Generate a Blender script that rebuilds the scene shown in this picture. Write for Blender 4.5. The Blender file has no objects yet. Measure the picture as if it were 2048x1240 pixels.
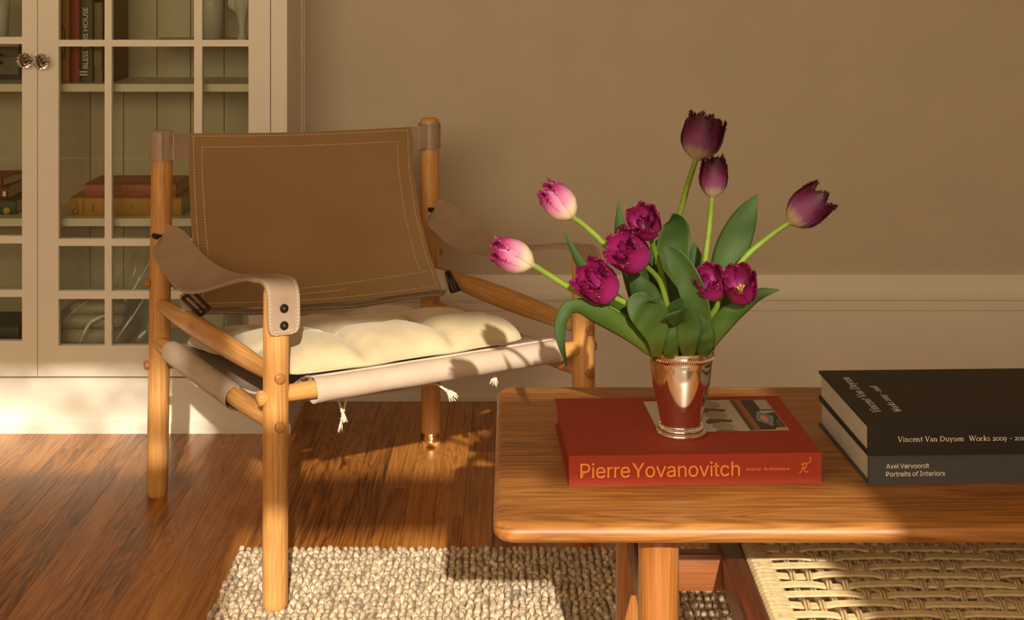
import bpy, math, random
from mathutils import Vector, Matrix, noise as mnoise
sc = bpy.context.scene
COL = sc.collection
PI = math.pi

# ------------------------------------------------------------------ camera
F, HZ, CX, HC = 3030.0, -75.0, 1024.0, 1.15      # focal length px, horizon row, centre column, camera height
cam = bpy.data.cameras.new('camera'); cam_o = bpy.data.objects.new('camera', cam); COL.objects.link(cam_o)
cam.sensor_fit = 'HORIZONTAL'; cam.sensor_width = 36.0; cam.lens = F / 2048 * 36.0
cam.shift_y = -(620 - HZ) / 2048.0
cam.clip_start = 0.05
cam_o.location = (0, 0, HC); cam_o.rotation_euler = (PI / 2, 0, 0)
sc.camera = cam_o
# ------------------------------------------------------------------ light
SUN_DIR = Vector((-0.11, 1.0, -0.46))
w = bpy.data.worlds.new('World'); sc.world = w; w.use_nodes = True
bg = w.node_tree.nodes['Background']; bg.inputs[0].default_value = (1.0, 0.83, 0.58, 1); bg.inputs[1].default_value = 0.5
sun = bpy.data.lights.new('sun', 'SUN'); sun.energy = 5.6; sun.color = (1.0, 0.91, 0.74); sun.angle = math.radians(0.55)
so = bpy.data.objects.new('sun', sun); COL.objects.link(so); so.rotation_euler = SUN_DIR.to_track_quat('-Z', 'Y').to_euler(); so.location = (0.6, -3, 4)
ar = bpy.data.lights.new('frontal_fill', 'AREA'); ar.shape = 'RECTANGLE'; ar.size = 3.4; ar.size_y = 1.3  # soft fill lamp added in front of the window wall, wider than its openings
ar.energy = 84; ar.color = (1.0, 0.81, 0.52)
ao = bpy.data.objects.new('frontal_fill', ar); COL.objects.link(ao); ao.location = (-0.9, -1.40, 1.78); ao.rotation_euler = (math.radians(80), 0, math.radians(-4))
sc.view_settings.view_transform = 'Standard'; sc.view_settings.look = 'None'
sc.view_settings.exposure = 0.0; sc.view_settings.gamma = 1.0; sc.view_settings.use_curve_mapping = False

# ------------------------------------------------------------------ helpers
def P(x, y, D):
    return Vector(((x - CX) * D / F, D, HC - (y - HZ) * D / F))
def Pz(x, y, z):
    D = F * (HC - z) / (y - HZ)
    return Vector(((x - CX) * D / F, D, z))
def lerp(a, b, t): return a + (b - a) * t
def smooth(t): t = max(0.0, min(1.0, t)); return t * t * (3 - 2 * t)
def interp(tab, s):
    if s <= tab[0][0]: return tab[0][1]
    for (a, b), (c, d) in zip(tab, tab[1:]):
        if s <= c:
            return b + (d - b) * smooth((s - a) / (c - a)) if False else b + (d - b) * (s - a) / (c - a)
    return tab[-1][1]
def catmull(pts, n):
    pts = [Vector(p) for p in pts]; out = []
    m = len(pts) - 1
    for i in range(n + 1):
        t = i / n * m; k = min(int(t), m - 1); f = t - k
        p0 = pts[max(k - 1, 0)]; p1 = pts[k]; p2 = pts[k + 1]; p3 = pts[min(k + 2, m)]
        out.append(0.5 * ((2 * p1) + (p2 - p0) * f + (2 * p0 - 5 * p1 + 4 * p2 - p3) * f * f + (3 * p1 - p0 - 3 * p2 + p3) * f ** 3))
    return out
def catmull1(vals, n):
    return [v.x for v in catmull([(v, 0, 0) for v in vals], n)]

class MB:
    def __init__(s): s.v = []; s.f = []; s.uv = []; s.at = {}
    def add(s, verts, faces, uvs=None, at=None):
        o = len(s.v); s.v += [tuple(p) for p in verts]
        for i, f in enumerate(faces):
            s.f.append(tuple(o + k for k in f)); s.uv.append(uvs[i] if uvs else None)
        if at is not None:
            for i, a in enumerate(at): s.at[o + i] = a
        return s
    def box(s, x0, x1, y0, y1, z0, z1):
        return s.obox(Vector(((x0 + x1) / 2, (y0 + y1) / 2, (z0 + z1) / 2)), Vector((abs(x1 - x0) / 2, 0, 0)), Vector((0, abs(y1 - y0) / 2, 0)), Vector((0, 0, abs(z1 - z0) / 2)))
    def obox(s, c, u, v, w):
        c = Vector(c); u = Vector(u); v = Vector(v); w = Vector(w)
        if u.cross(v).dot(w) < 0: w = -w
        vs = [c + u * a + v * b + w * d for d in (-1, 1) for b in (-1, 1) for a in (-1, 1)]
        return s.add(vs, [(0, 2, 3, 1), (4, 5, 7, 6), (0, 1, 5, 4), (2, 6, 7, 3), (0, 4, 6, 2), (1, 3, 7, 5)])
    def bbox(s, c, u, v, w, r, seg=2):
        """oriented box with rounded edges of radius r (superquadric-free: inset grid on sphere octants)"""
        c = Vector(c); u = Vector(u); v = Vector(v); w = Vector(w)
        lu, lv, lw = u.length, v.length, w.length
        r = min(r, lu * .99, lv * .99, lw * .99); un, vn, wn = u / lu, v / lv, w / lw
        if un.cross(vn).dot(wn) < 0: wn = -wn
        rings = []
        na = 4 * (seg + 1)
        lat = [(-PI / 2 + PI / 2 * i / seg, -1) for i in range(seg + 1)] + [(PI / 2 * i / seg, 1) for i in range(seg + 1)]
        for ph, sz in lat:
            ring = []
            for q in range(4):
                sx = (1, -1, -1, 1)[q]; sy = (1, 1, -1, -1)[q]
                for i in range(seg + 1):
                    th = q * PI / 2 + PI / 2 * i / seg
                    ring.append(c + un * (sx * (lu - r) + r * math.cos(ph) * math.cos(th)) + vn * (sy * (lv - r) + r * math.cos(ph) * math.sin(th)) + wn * (sz * (lw - r) + r * math.sin(ph)))
            rings.append(ring)
        vs = [p for ring in rings for p in ring]; fs = []
        for i in range(len(rings) - 1):
            for j in range(na):
                k = (j + 1) % na
                fs.append((i * na + j, i * na + k, (i + 1) * na + k, (i + 1) * na + j))
        fs.append(tuple(range(na - 1, -1, -1))); fs.append(tuple((len(rings) - 1) * na + j for j in range(na)))
        return s.add(vs, fs)
    def tube(s, pts, r, n=10, caps=True, flat=1.0, up=None, roundcap=0.0):
        pts = [Vector(p) for p in pts]
        m = len(pts)
        rr = list(r) if isinstance(r, (list, tuple)) else [r] * m
        if roundcap:                                   # soft ends
            t0 = (pts[1] - pts[0]).normalized(); t1 = (pts[-1] - pts[-2]).normalized()
            pts = [pts[0] - t0 * roundcap] + pts + [pts[-1] + t1 * roundcap]
            rr = [max(rr[0] - roundcap, rr[0] * .55)] + rr + [max(rr[-1] - roundcap, rr[-1] * .55)]; m += 2
        t = [(pts[min(i + 1, m - 1)] - pts[max(i - 1, 0)]).normalized() for i in range(m)]
        ref = Vector(up) if up is not None else (Vector((0, 0, 1)) if abs(t[0].z) < .9 else Vector((1, 0, 0)))
        vs = []; acc = 0; uvr = []
        for i in range(m):
            a = ref - t[i] * ref.dot(t[i])
            if a.length < 1e-5: a = Vector((1, 0, 0)) - t[i] * t[i].x
            a.normalize(); ref = a if up is None else ref; b = t[i].cross(a)
            if i: acc += (pts[i] - pts[i - 1]).length
            uvr.append(acc)
            for j in range(n):
                an = 2 * PI * j / n
                vs.append(pts[i] + a * (math.cos(an) * rr[i]) + b * (math.sin(an) * rr[i] * flat))
        fs = []; us = []
        R0 = max(rr)
        for i in range(m - 1):
            for j in range(n):
                k = (j + 1) % n
                fs.append((i * n + j, i * n + k, (i + 1) * n + k, (i + 1) * n + j))
                u0 = j / n * 2 * PI * R0; u1 = (j + 1) / n * 2 * PI * R0
                us.append([(u0, uvr[i]), (u1, uvr[i]), (u1, uvr[i + 1]), (u0, uvr[i + 1])])
        if caps:
            fs.append(tuple(range(n - 1, -1, -1))); us.append([(.02 * math.cos(2 * PI * j / n), .02 * math.sin(2 * PI * j / n)) for j in range(n - 1, -1, -1)])
            fs.append(tuple((m - 1) * n + j for j in range(n))); us.append([(.02 * math.cos(2 * PI * j / n), .02 * math.sin(2 * PI * j / n)) for j in range(n)])
        return s.add(vs, fs, us)
    def lathe(s, prof, c=(0, 0, 0), n=48, cap=False):
        c = Vector(c); vs = []
        for r, z in prof:
            for j in range(n):
                a = 2 * PI * j / n; vs.append(c + Vector((r * math.cos(a), r * math.sin(a), z)))
        fs = []
        for i in range(len(prof) - 1):
            for j in range(n):
                k = (j + 1) % n; fs.append((i * n + j, i * n + k, (i + 1) * n + k, (i + 1) * n + j))
        if cap: fs.append(tuple(range(n - 1, -1, -1))); fs.append(tuple((len(prof) - 1) * n + j for j in range(n)))
        return s.add(vs, fs)
    def sphere(s, c, r, n=8, m=5, sc3=(1, 1, 1)):
        c = Vector(c); vs = []; fs = []
        for i in range(m + 1):
            ph = -PI / 2 + PI * i / m
            for j in range(n):
                a = 2 * PI * j / n
                vs.append(c + Vector((r * sc3[0] * math.cos(ph) * math.cos(a), r * sc3[1] * math.cos(ph) * math.sin(a), r * sc3[2] * math.sin(ph))))
        for i in range(m):
            for j in range(n):
                k = (j + 1) % n; fs.append((i * n + j, i * n + k, (i + 1) * n + k, (i + 1) * n + j))
        return s.add(vs, fs)
    def grid(s, rows, at=None, uv=False):
        nr, nc = len(rows), len(rows[0]); vs = [p for r in rows for p in r]; fs = []; us = []
        for i in range(nr - 1):
            for j in range(nc - 1):
                fs.append((i * nc + j, i * nc + j + 1, (i + 1) * nc + j + 1, (i + 1) * nc + j))
                us.append([(j / nc, i / nr), ((j + 1) / nc, i / nr), ((j + 1) / nc, (i + 1) / nr), (j / nc, (i + 1) / nr)])
        return s.add(vs, fs, us if uv else None, [q for r in at for q in r] if at else None)
    def slab(s, rows, th, nrm=None):
        """thick sheet from a grid of points"""
        nr, nc = len(rows), len(rows[0]); top = []; bot = []
        for i in range(nr):
            for j in range(nc):
                p = Vector(rows[i][j])
                du = Vector(rows[i][min(j + 1, nc - 1)]) - Vector(rows[i][max(j - 1, 0)])
                dv = Vector(rows[min(i + 1, nr - 1)][j]) - Vector(rows[max(i - 1, 0)][j])
                n = du.cross(dv)
                n = n.normalized() if n.length > 1e-12 else Vector((0, 0, 1))
                top.append(p + n * th / 2); bot.append(p - n * th / 2)
        N = nr * nc; fs = []
        for i in range(nr - 1):
            for j in range(nc - 1):
                a = (i * nc + j, i * nc + j + 1, (i + 1) * nc + j + 1, (i + 1) * nc + j)
                fs.append(a); fs.append(tuple(N + k for k in reversed(a)))
        rim = [i for i in range(nc)] + [i * nc + nc - 1 for i in range(1, nr)] + [(nr - 1) * nc + j for j in range(nc - 2, -1, -1)] + [i * nc for i in range(nr - 2, 0, -1)]
        for q in range(len(rim)):
            a, b = rim[q], rim[(q + 1) % len(rim)]; fs.append((b, a, N + a, N + b))
        return s.add(top + bot, fs)
    def prism(s, poly, z0, z1):
        n = len(poly)
        vs = [(x, y, z0) for x, y in poly] + [(x, y, z1) for x, y in poly]
        fs = [tuple(range(n - 1, -1, -1)), tuple(range(n, 2 * n))] + [(i, (i + 1) % n, n + (i + 1) % n, n + i) for i in range(n)]
        return s.add(vs, fs)
    def build(s, name, mat, parent=None, smooth=True, angle=None, base=None):
        off = Vector((0, 0, 0)); p = parent
        while p is not None: off += p.location; p = p.parent
        loc = Vector(base) - off if base is not None else Vector((0, 0, 0))
        org = off + loc
        me = bpy.data.meshes.new(name)
        me.from_pydata([(a - org.x, b - org.y, c - org.z) for a, b, c in s.v], [], s.f)
        if any(u is not None for u in s.uv):
            ul = me.uv_layers.new(name='UVMap'); k = 0; buf = []
            for f, u in zip(s.f, s.uv):
                for q in range(len(f)): buf += list(u[q]) if u else [0, 0]
            ul.data.foreach_set('uv', buf)
        if s.at:
            ca = me.color_attributes.new('tint', 'FLOAT_COLOR', 'POINT'); buf = []
            for i in range(len(s.v)):
                a = s.at.get(i, (0, 0, 0)); buf += [a[0], a[1], a[2], 1]
            ca.data.foreach_set('color', buf)
        me.polygons.foreach_set('use_smooth', [smooth] * len(me.polygons))
        if smooth and angle is not None: me.set_sharp_from_angle(angle=math.radians(angle))
        me.materials.append(mat)
        o = bpy.data.objects.new(name, me); COL.objects.link(o)
        if parent is not None: o.parent = parent
        o.location = loc
        return o
def tag(o, label=None, cat=None, group=None, kind=None):
    if label: o['label'] = label
    if cat: o['category'] = cat
    if group: o['group'] = group
    if kind: o['kind'] = kind
    return o
def thing(name, label, cat, loc, group=None, kind=None):
    o = bpy.data.objects.new(name, None); COL.objects.link(o); o.location = loc; o.empty_display_size = .05
    return tag(o, label, cat, group, kind)

# ------------------------------------------------------------------ materials
def nmat(name):
    m = bpy.data.materials.new(name); m.use_nodes = True
    nt = m.node_tree; return m, nt, nt.nodes['Principled BSDF']
def srgb(r, g, b):
    f = lambda c: (c / 255 / 12.92) if c / 255 <= .04045 else ((c / 255 + .055) / 1.055) ** 2.4
    return (f(r), f(g), f(b))
def setp(b, **k):
    names = dict(rough='Roughness', metal='Metallic', coat='Coat Weight', coatr='Coat Roughness', spec='Specular IOR Level', ior='IOR', trans='Transmission Weight', sheen='Sheen Weight', sss='Subsurface Weight', alpha='Alpha')
    for a, v in k.items(): b.inputs[names[a]].default_value = v
def N(nt, t, **k):
    n = nt.nodes.new(t)
    for a, v in k.items():
        if a.startswith('i_'): n.inputs[a[2:]].default_value = v
        elif a[0] == 'i' and a[1:].isdigit(): n.inputs[int(a[1:])].default_value = v
        else: setattr(n, a, v)
    return n
def ramp(nt, fac, stops):
    r = nt.nodes.new('ShaderNodeValToRGB'); nt.links.new(fac, r.inputs[0])
    el = r.color_ramp.elements
    while len(el) < len(stops): el.new(.5)
    for e, (p, c) in zip(el, stops): e.position = p; e.color = (*c, 1)
    return r.outputs[0]
def plain(name, col, rough=.5, var=.08, scale=30, bump=0.0, bscale=200, **k):
    m, nt, b = nmat(name); setp(b, rough=rough, **k)
    tc = N(nt, 'ShaderNodeTexCoord')
    n = N(nt, 'ShaderNodeTexNoise', i_Scale=scale, i_Detail=4.0); nt.links.new(tc.outputs['Object'], n.inputs['Vector'])
    lo = tuple(max(0, c * (1 - var)) for c in col); hi = tuple(min(1, c * (1 + var)) for c in col)
    nt.links.new(ramp(nt, n.outputs[0], [(.3, lo), (.7, hi)]), b.inputs['Base Color'])
    if bump:
        n2 = N(nt, 'ShaderNodeTexNoise', i_Scale=bscale, i_Detail=5.0); nt.links.new(tc.outputs['Object'], n2.inputs['Vector'])
        bp = N(nt, 'ShaderNodeBump', i_Strength=bump, i_Distance=.002); nt.links.new(n2.outputs[0], bp.inputs['Height']); nt.links.new(bp.outputs[0], b.inputs['Normal'])
    return m
def wood(name, dark, mid, light, axis='UV', rough=.4, coat=0.0, coatr=.2, fine=1.0, rings=.5, rnd=False, bump=.06):
    """grain runs along the given axis ('UV' = along v)"""
    m, nt, b = nmat(name); setp(b, rough=rough, coat=coat, coatr=coatr)
    L = nt.links.new
    if axis == 'POS': src = N(nt, 'ShaderNodeNewGeometry').outputs['Position']; al = 1
    else:
        tc = N(nt, 'ShaderNodeTexCoord'); src = tc.outputs['UV' if axis == 'UV' else 'Object']; al = {'UV': 1, 'X': 0, 'Y': 1, 'Z': 2}[axis]
    oi = N(nt, 'ShaderNodeObjectInfo')
    mul = N(nt, 'ShaderNodeMath', operation='MULTIPLY', i1=37.0); L(oi.outputs['Random'], mul.inputs[0])
    cmb = N(nt, 'ShaderNodeCombineXYZ'); L(mul.outputs[0], cmb.inputs[0]); L(mul.outputs[0], cmb.inputs[1]); L(mul.outputs[0], cmb.inputs[2])
    ad = N(nt, 'ShaderNodeVectorMath', operation='ADD'); L(src, ad.inputs[0]); L(cmb.outputs[0], ad.inputs[1])
    def mp(a, c):
        s = [a, a, a]; s[al] = c
        q = N(nt, 'ShaderNodeMapping'); q.inputs['Scale'].default_value = s; L(ad.outputs[0], q.inputs['Vector']); return q.outputs[0]
    n1 = N(nt, 'ShaderNodeTexNoise', i_Scale=1.0, i_Detail=3.0, i_Distortion=.6); L(mp(16, 1.6), n1.inputs['Vector'])
    # growth rings: bands of a stretched, warped noise
    rg = N(nt, 'ShaderNodeMath', operation='MULTIPLY', i1=11.0); L(n1.outputs[0], rg.inputs[0])
    sn = N(nt, 'ShaderNodeMath', operation='PINGPONG', i1=.5); L(rg.outputs[0], sn.inputs[0])
    n2 = N(nt, 'ShaderNodeTexNoise', i_Scale=1.0, i_Detail=4.0); L(mp(420 * fine, 9 * fine), n2.inputs['Vector'])
    n3 = N(nt, 'ShaderNodeTexNoise', i_Scale=1.0, i_Detail=2.0); L(mp(5, .9), n3.inputs['Vector'])
    mx = N(nt, 'ShaderNodeMath', operation='MULTIPLY_ADD', i1=rings); L(sn.outputs[0], mx.inputs[0]); L(n2.outputs[0], mx.inputs[2])
    mx2 = N(nt, 'ShaderNodeMath', operation='MULTIPLY_ADD', i1=.55); L(n3.outputs[0], mx2.inputs[0]); L(mx.outputs[0], mx2.inputs[2])
    if rnd:
        mx3 = N(nt, 'ShaderNodeMath', operation='MULTIPLY_ADD', i1=.42); L(oi.outputs['Random'], mx3.inputs[0]); L(mx2.outputs[0], mx3.inputs[2]); fac = mx3.outputs[0]; sh = .18
    else: fac = mx2.outputs[0]; sh = 0
    dv = N(nt, 'ShaderNodeMath', operation='MULTIPLY_ADD', i1=.8, i2=-.28 - sh); L(fac, dv.inputs[0])
    L(ramp(nt, dv.outputs[0], [(.08, dark), (.45, mid), (.85, light)]), b.inputs['Base Color'])
    bp = N(nt, 'ShaderNodeBump', i_Strength=bump, i_Distance=.001); L(n2.outputs[0], bp.inputs['Height']); L(bp.outputs[0], b.inputs['Normal'])
    return m
def attr_mat(name, stops_s, edge, edge_amt=.7, rough=.45, transl=.35, streak=.25, vein=14, bump=0.0):
    """petals and leaves: colour runs along the thing (tint.r) and towards its margin (tint.g)"""
    m, nt, b = nmat(name); setp(b, rough=rough); L = nt.links.new
    at = N(nt, 'ShaderNodeVertexColor', layer_name='tint'); sp = N(nt, 'ShaderNodeSeparateColor'); L(at.outputs[0], sp.inputs[0])
    tc = N(nt, 'ShaderNodeTexCoord')
    cx = N(nt, 'ShaderNodeCombineXYZ'); L(sp.outputs[1], cx.inputs[0]); L(sp.outputs[0], cx.inputs[1]); L(sp.outputs[2], cx.inputs[2])
    mp = N(nt, 'ShaderNodeMapping'); mp.inputs['Scale'].default_value = (vein, 1.2, 9); L(cx.outputs[0], mp.inputs['Vector'])
    n = N(nt, 'ShaderNodeTexNoise', i_Scale=1.0, i_Detail=3.0); L(mp.outputs[0], n.inputs['Vector'])
    ma = N(nt, 'ShaderNodeMath', operation='MULTIPLY_ADD', i1=streak, i2=0.0); L(n.outputs[0], ma.inputs[0]); L(sp.outputs[0], ma.inputs[2])
    sb = N(nt, 'ShaderNodeMath', operation='SUBTRACT', i1=streak * .5); L(ma.outputs[0], sb.inputs[0])
    c1 = ramp(nt, sb.outputs[0], stops_s)
    pw = N(nt, 'ShaderNodeMath', operation='POWER', i1=2.5); L(sp.outputs[1], pw.inputs[0])
    pm = N(nt, 'ShaderNodeMath', operation='MULTIPLY'); L(pw.outputs[0], pm.inputs[0])
    sm = N(nt, 'ShaderNodeMapRange', i1=.15, i2=.6, i3=0.0, i4=edge_amt); L(sp.outputs[0], sm.inputs[0]); L(sm.outputs[0], pm.inputs[1])
    mix = N(nt, 'ShaderNodeMix', data_type='RGBA'); L(pm.outputs[0], mix.inputs['Factor']); L(c1, mix.inputs[6]); mix.inputs[7].default_value = (*edge, 1)
    L(mix.outputs[2], b.inputs['Base Color'])
    if bump:
        bp = N(nt, 'ShaderNodeBump', i_Strength=bump, i_Distance=.0015); L(n.outputs[0], bp.inputs['Height']); L(bp.outputs[0], b.inputs['Normal'])
    if transl:
        tr = N(nt, 'ShaderNodeBsdfTranslucent'); L(mix.outputs[2], tr.inputs[0])
        ms = N(nt, 'ShaderNodeMixShader'); ms.inputs[0].default_value = transl; L(b.outputs[0], ms.inputs[1]); L(tr.outputs[0], ms.inputs[2])
        L(ms.outputs[0], nt.nodes['Material Output'].inputs[0])
    return m
def thin_glass(name, tint=(.92, .95, .9), refl=1.0, rough=.02):
    m, nt, b = nmat(name); L = nt.links.new; nt.nodes.remove(b)
    t = N(nt, 'ShaderNodeBsdfTransparent'); t.inputs[0].default_value = (*tint, 1)
    g = N(nt, 'ShaderNodeBsdfGlossy'); g.inputs['Roughness'].default_value = rough
    fr = N(nt, 'ShaderNodeFresnel'); fr.inputs[0].default_value = 1.5
    mu = N(nt, 'ShaderNodeMath', operation='MULTIPLY', i1=refl); L(fr.outputs[0], mu.inputs[0])
    ms = N(nt, 'ShaderNodeMixShader'); L(mu.outputs[0], ms.inputs[0]); L(t.outputs[0], ms.inputs[1]); L(g.outputs[0], ms.inputs[2])
    L(ms.outputs[0], nt.nodes['Material Output'].inputs[0]); return m

M = {}
M['wall'] = plain('wall_paint', (.575, .50, .385), .75, .03, 6, .05, 500)
M['white'] = plain('white_trim_paint', (.80, .755, .66), .38, .025, 8, .04, 60)
M['cabin'] = plain('cabinet_interior_paint', (.60, .545, .43), .55, .05, 6, .04, 60)
M['plaster'] = plain('plaster_paint', (.70, .62, .50), .8, .03, 5)
M['floor'] = wood('oak_floor', srgb(90, 48, 16), srgb(176, 110, 46), srgb(214, 148, 72), 'POS', .36, .16, .14, .5, .6, True, .12)
M['ash'] = wood('ash_wood', srgb(164, 108, 54), srgb(206, 150, 86), srgb(224, 176, 114), 'UV', .42, .1, .3, .8, .4)
M['teak_x'] = wood('teak_along_length', srgb(98, 56, 20), srgb(154, 98, 44), srgb(190, 132, 66), 'X', .46, .05, .3, .5, .7)
M['teak'] = wood('teak_turned', srgb(122, 70, 30), srgb(168, 106, 52), srgb(190, 130, 70), 'UV', .38, .1, .3, .8, .35)
M['redwood'] = wood('reddish_teak', srgb(70, 34, 19), srgb(104, 54, 32), srgb(120, 68, 40), 'Y', .4, .1, .3, .6, .3)
M['redwood_x'] = wood('reddish_teak_cross', srgb(112, 58, 28), srgb(150, 88, 46), srgb(168, 104, 58), 'X', .4, .1, .3, .6, .3)
M['leather'] = plain('tan_back_leather', (.335, .195, .082), .48, .05, 9, .10, 420)
M['strap'] = plain('taupe_strap_leather', (.37, .262, .185), .42, .08, 20, .12, 420)
M['sling'] = plain('pale_sling_leather', (.55, .42, .33), .45, .06, 20, .08, 420)
M['suede'] = plain('cream_suede', (.54, .43, .265), .85, .08, 14, .18, 260, sheen=.25)
M['thread'] = plain('cream_thread', (.72, .60, .42), .7, .05, 60)
M['iron'] = plain('blackened_metal', (.035, .028, .022), .38, .1, 60, metal=.7)
M['bronze'] = plain('dark_bronze', (.10, .075, .045), .3, .1, 60, metal=.9)
M['brass'] = plain('polished_brass', (.80, .62, .30), .2, .05, 60, metal=1.0)
M['dowel'] = wood('dowel_end_grain', srgb(130, 80, 40), srgb(168, 112, 60), srgb(188, 134, 78), 'UV', .4, .1, .3, .8, .5)
M['string'] = plain('cotton_string', (.70, .62, .48), .9, .08, 60)
M['silver'] = plain('polished_silver', (.93, .88, .82), .10, .02, 30, metal=1.0)
M['pages'] = plain('book_paper', (.58, .52, .46), .8, .06, 120)
M['gold'] = plain('orange_foil', srgb(255, 150, 50), .5, .03, 60)
M['ink_white'] = plain('white_print', (.9, .88, .82), .6, .02, 60)
M['ink_black'] = plain('black_print', (.02, .017, .012), .6, .02, 60)
M['redcloth'] = plain('rust_red_bookcloth', srgb(158, 50, 24), .75, .06, 260, .12, 1400)
M['darkred'] = plain('blind_stamp_red', srgb(140, 42, 20), .6, .04, 260)
M['black'] = plain('black_book_cover', srgb(30, 26, 20), .6, .1, 60, .05, 300)
M['char'] = plain('charcoal_book_cover', srgb(70, 68, 74), .6, .06, 60, .05, 300)
M['rug'] = plain('jute_fibre', (.56, .44, .315), .9, .45, 110, .4, 600)
M['rugbase'] = plain('jute_backing', (.36, .28, .20), .95, .2, 70, .2, 600)
M['cord'] = plain('paper_cord', (.60, .44, .235), .7, .14, 90, .1, 500)
M['glass'] = thin_glass('cabinet_pane_glass', (.93, .94, .88), 1.0, .015)
m, nt, b = nmat('knob_glass'); setp(b, rough=.03, trans=1.0, ior=1.5); b.inputs['Base Color'].default_value = (.95, .92, .86, 1); M['knob'] = m
m, nt, b = nmat('frosted_glass'); setp(b, rough=.2, trans=.35, ior=1.35); b.inputs['Base Color'].default_value = (.93, .93, .90, 1); M['frost'] = m
PUR, DK = srgb(122, 24, 78), srgb(70, 8, 40)
M['petal_dark'] = attr_mat('dark_purple_petal', [(.0, srgb(208, 190, 136)), (.11, srgb(198, 170, 140)), (.28, srgb(142, 76, 118)), (.58, srgb(110, 24, 74)), (.9, DK)], DK, .85, .58)
M['petal_open'] = attr_mat('magenta_petal', [(.0, srgb(214, 176, 166)), (.10, srgb(184, 106, 152)), (.3, srgb(178, 54, 132)), (.7, srgb(160, 30, 100)), (1, srgb(126, 14, 72))], srgb(126, 14, 72), .7, .5)
M['petal_pale'] = attr_mat('pink_white_petal', [(.0, srgb(240, 226, 176)), (.24, srgb(240, 222, 190)), (.46, srgb(226, 160, 186)), (.82, srgb(176, 56, 124)), (1, srgb(110, 14, 58))], srgb(146, 30, 92), .6)
M['leaf'] = attr_mat('tulip_leaf', [(.0, srgb(108, 120, 36)), (.3, srgb(66, 92, 28)), (.8, srgb(52, 80, 28)), (1, srgb(66, 94, 40))], srgb(88, 112, 48), .4, .6, .25, .22, 22, .35)
M['stem'] = plain('tulip_stem', srgb(112, 134, 40), .5, .15, 40)
M['anther'] = plain('yellow_anther', srgb(230, 180, 50), .7, .1, 60)

# ================================================================== STRUCTURE
YW, YC = 4.00, 3.707                     # far wall plane, cabinet front plane
fl = MB().box(-3.2, 3.2, -1.6, 4.3, -.10, -.012).build('floor', M['floor'], smooth=False); tag(fl, kind='structure', label='honey oak strip floor')
rnd = random.Random(5)
pm = MB().box(0, 1, 0, 1, -.012, 0)
pl0 = None; PWD = .0605
for i in range(int(4.8 / PWD)):
    x = -2.4 + i * PWD; y = .95 - rnd.random() * .7
    while y < 4.05:
        ln = rnd.uniform(.75, 1.7); y1 = min(y + ln, 4.06)
        if y1 - y > .03:
            if pl0 is None:
                pl0 = pm.build('plank', M['floor'], fl, smooth=False); o = pl0
            else:
                o = pl0.copy(); COL.objects.link(o)
            o.location = (x, y, 0); o.scale = (PWD - .0006, y1 - y - .0008, 1)
        y = y1
tag(MB().box(-.549 - 2.6, 3.2, YW, YW + .15, 0, 2.75).build('wall_back', M['wall'], smooth=False), kind='structure', label='plain tan painted wall')
tag(MB().box(-3.2, -3.05, -1.6, 4.15, 0, 2.75).build('wall_left', M['plaster'], smooth=False), kind='structure')
tag(MB().box(3.2, 3.35, -1.6, 4.15, 0, 2.75).build('wall_right', M['plaster'], smooth=False), kind='structure')
tag(MB().box(-3.2, 3.35, -1.6, 4.15, 2.75, 2.85).build('ceiling', M['plaster'], smooth=False), kind='structure')
# the window wall behind the camera: a tall window with a transom light over a thick transom bar, and a high side window
wf = MB(); Y0, Y1 = -1.54, -1.50
OP = [(-.05, .43, .75, 2.113), (.43, .845, .75, 2.084), (-.05, .845, 2.255, 2.522), (-.95, -.16, 2.265, 2.56)]  # main opening's head is stepped to steer the sun patches
xs = sorted({-3.2, 3.35} | {o[0] for o in OP} | {o[1] for o in OP}); zs = sorted({0, 2.75} | {o[2] for o in OP} | {o[3] for o in OP})
for xa, xb in zip(xs, xs[1:]):
    for za, zb in zip(zs, zs[1:]):
        cx, cz = (xa + xb) / 2, (za + zb) / 2
        if not any(o[0] < cx < o[1] and o[2] < cz < o[3] for o in OP): wf.box(xa, xb, Y0, Y1, za, zb)
tag(wf.build('wall_front', M['plaster'], smooth=False), kind='structure')
# unseen tree added outside the window so that its leaves dapple the sunlight
rt = random.Random(21)
tree = thing('dapple_tree', 'leafy tree standing outside the window wall', 'tree', (-1.3, -5.0, -.1))
MB().tube(catmull([(-1.3, -5, -.1), (-1.28, -5, 1.6), (-1.2, -5.02, 3.2), (-1.05, -5, 4.4), (-.9, -5, 5.4)], 20), [.13 - .004 * i for i in range(21)], 12).build('trunk', K0 := plain('tree_bark', (.12, .08, .05), .9, .3, 20), tree)
lf = MB()
def leaves(n, x0, x1, z0, z1, sz):
    for _ in range(n):
        c = Vector((rt.uniform(x0, x1), -5 + rt.uniform(-.35, .35), rt.uniform(z0, z1))); d = Vector((rt.uniform(-1, 1), rt.uniform(-.5, .5), rt.uniform(-1, .4))).normalized(); n_ = d.cross(Vector((rt.uniform(-.6, .6), 1, rt.uniform(-.6, .6)))).normalized()
        l = sz * rt.uniform(.7, 1.3); lf.add([c - d * l * .5, c + n_ * l * .28, c + d * l * .5, c - n_ * l * .28], [(0, 1, 2, 3)])
leaves(95, -.55, .45, 3.90, 4.30, .085); leaves(15, .93, 1.22, 3.84, 4.10, .075); leaves(120, -1.9, .6, 4.3, 5.6, .10)
tag(lf.build('leaves', plain('tree_leaf', (.08, .16, .03), .6, .2, 20), tree, smooth=False), kind='stuff')
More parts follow.
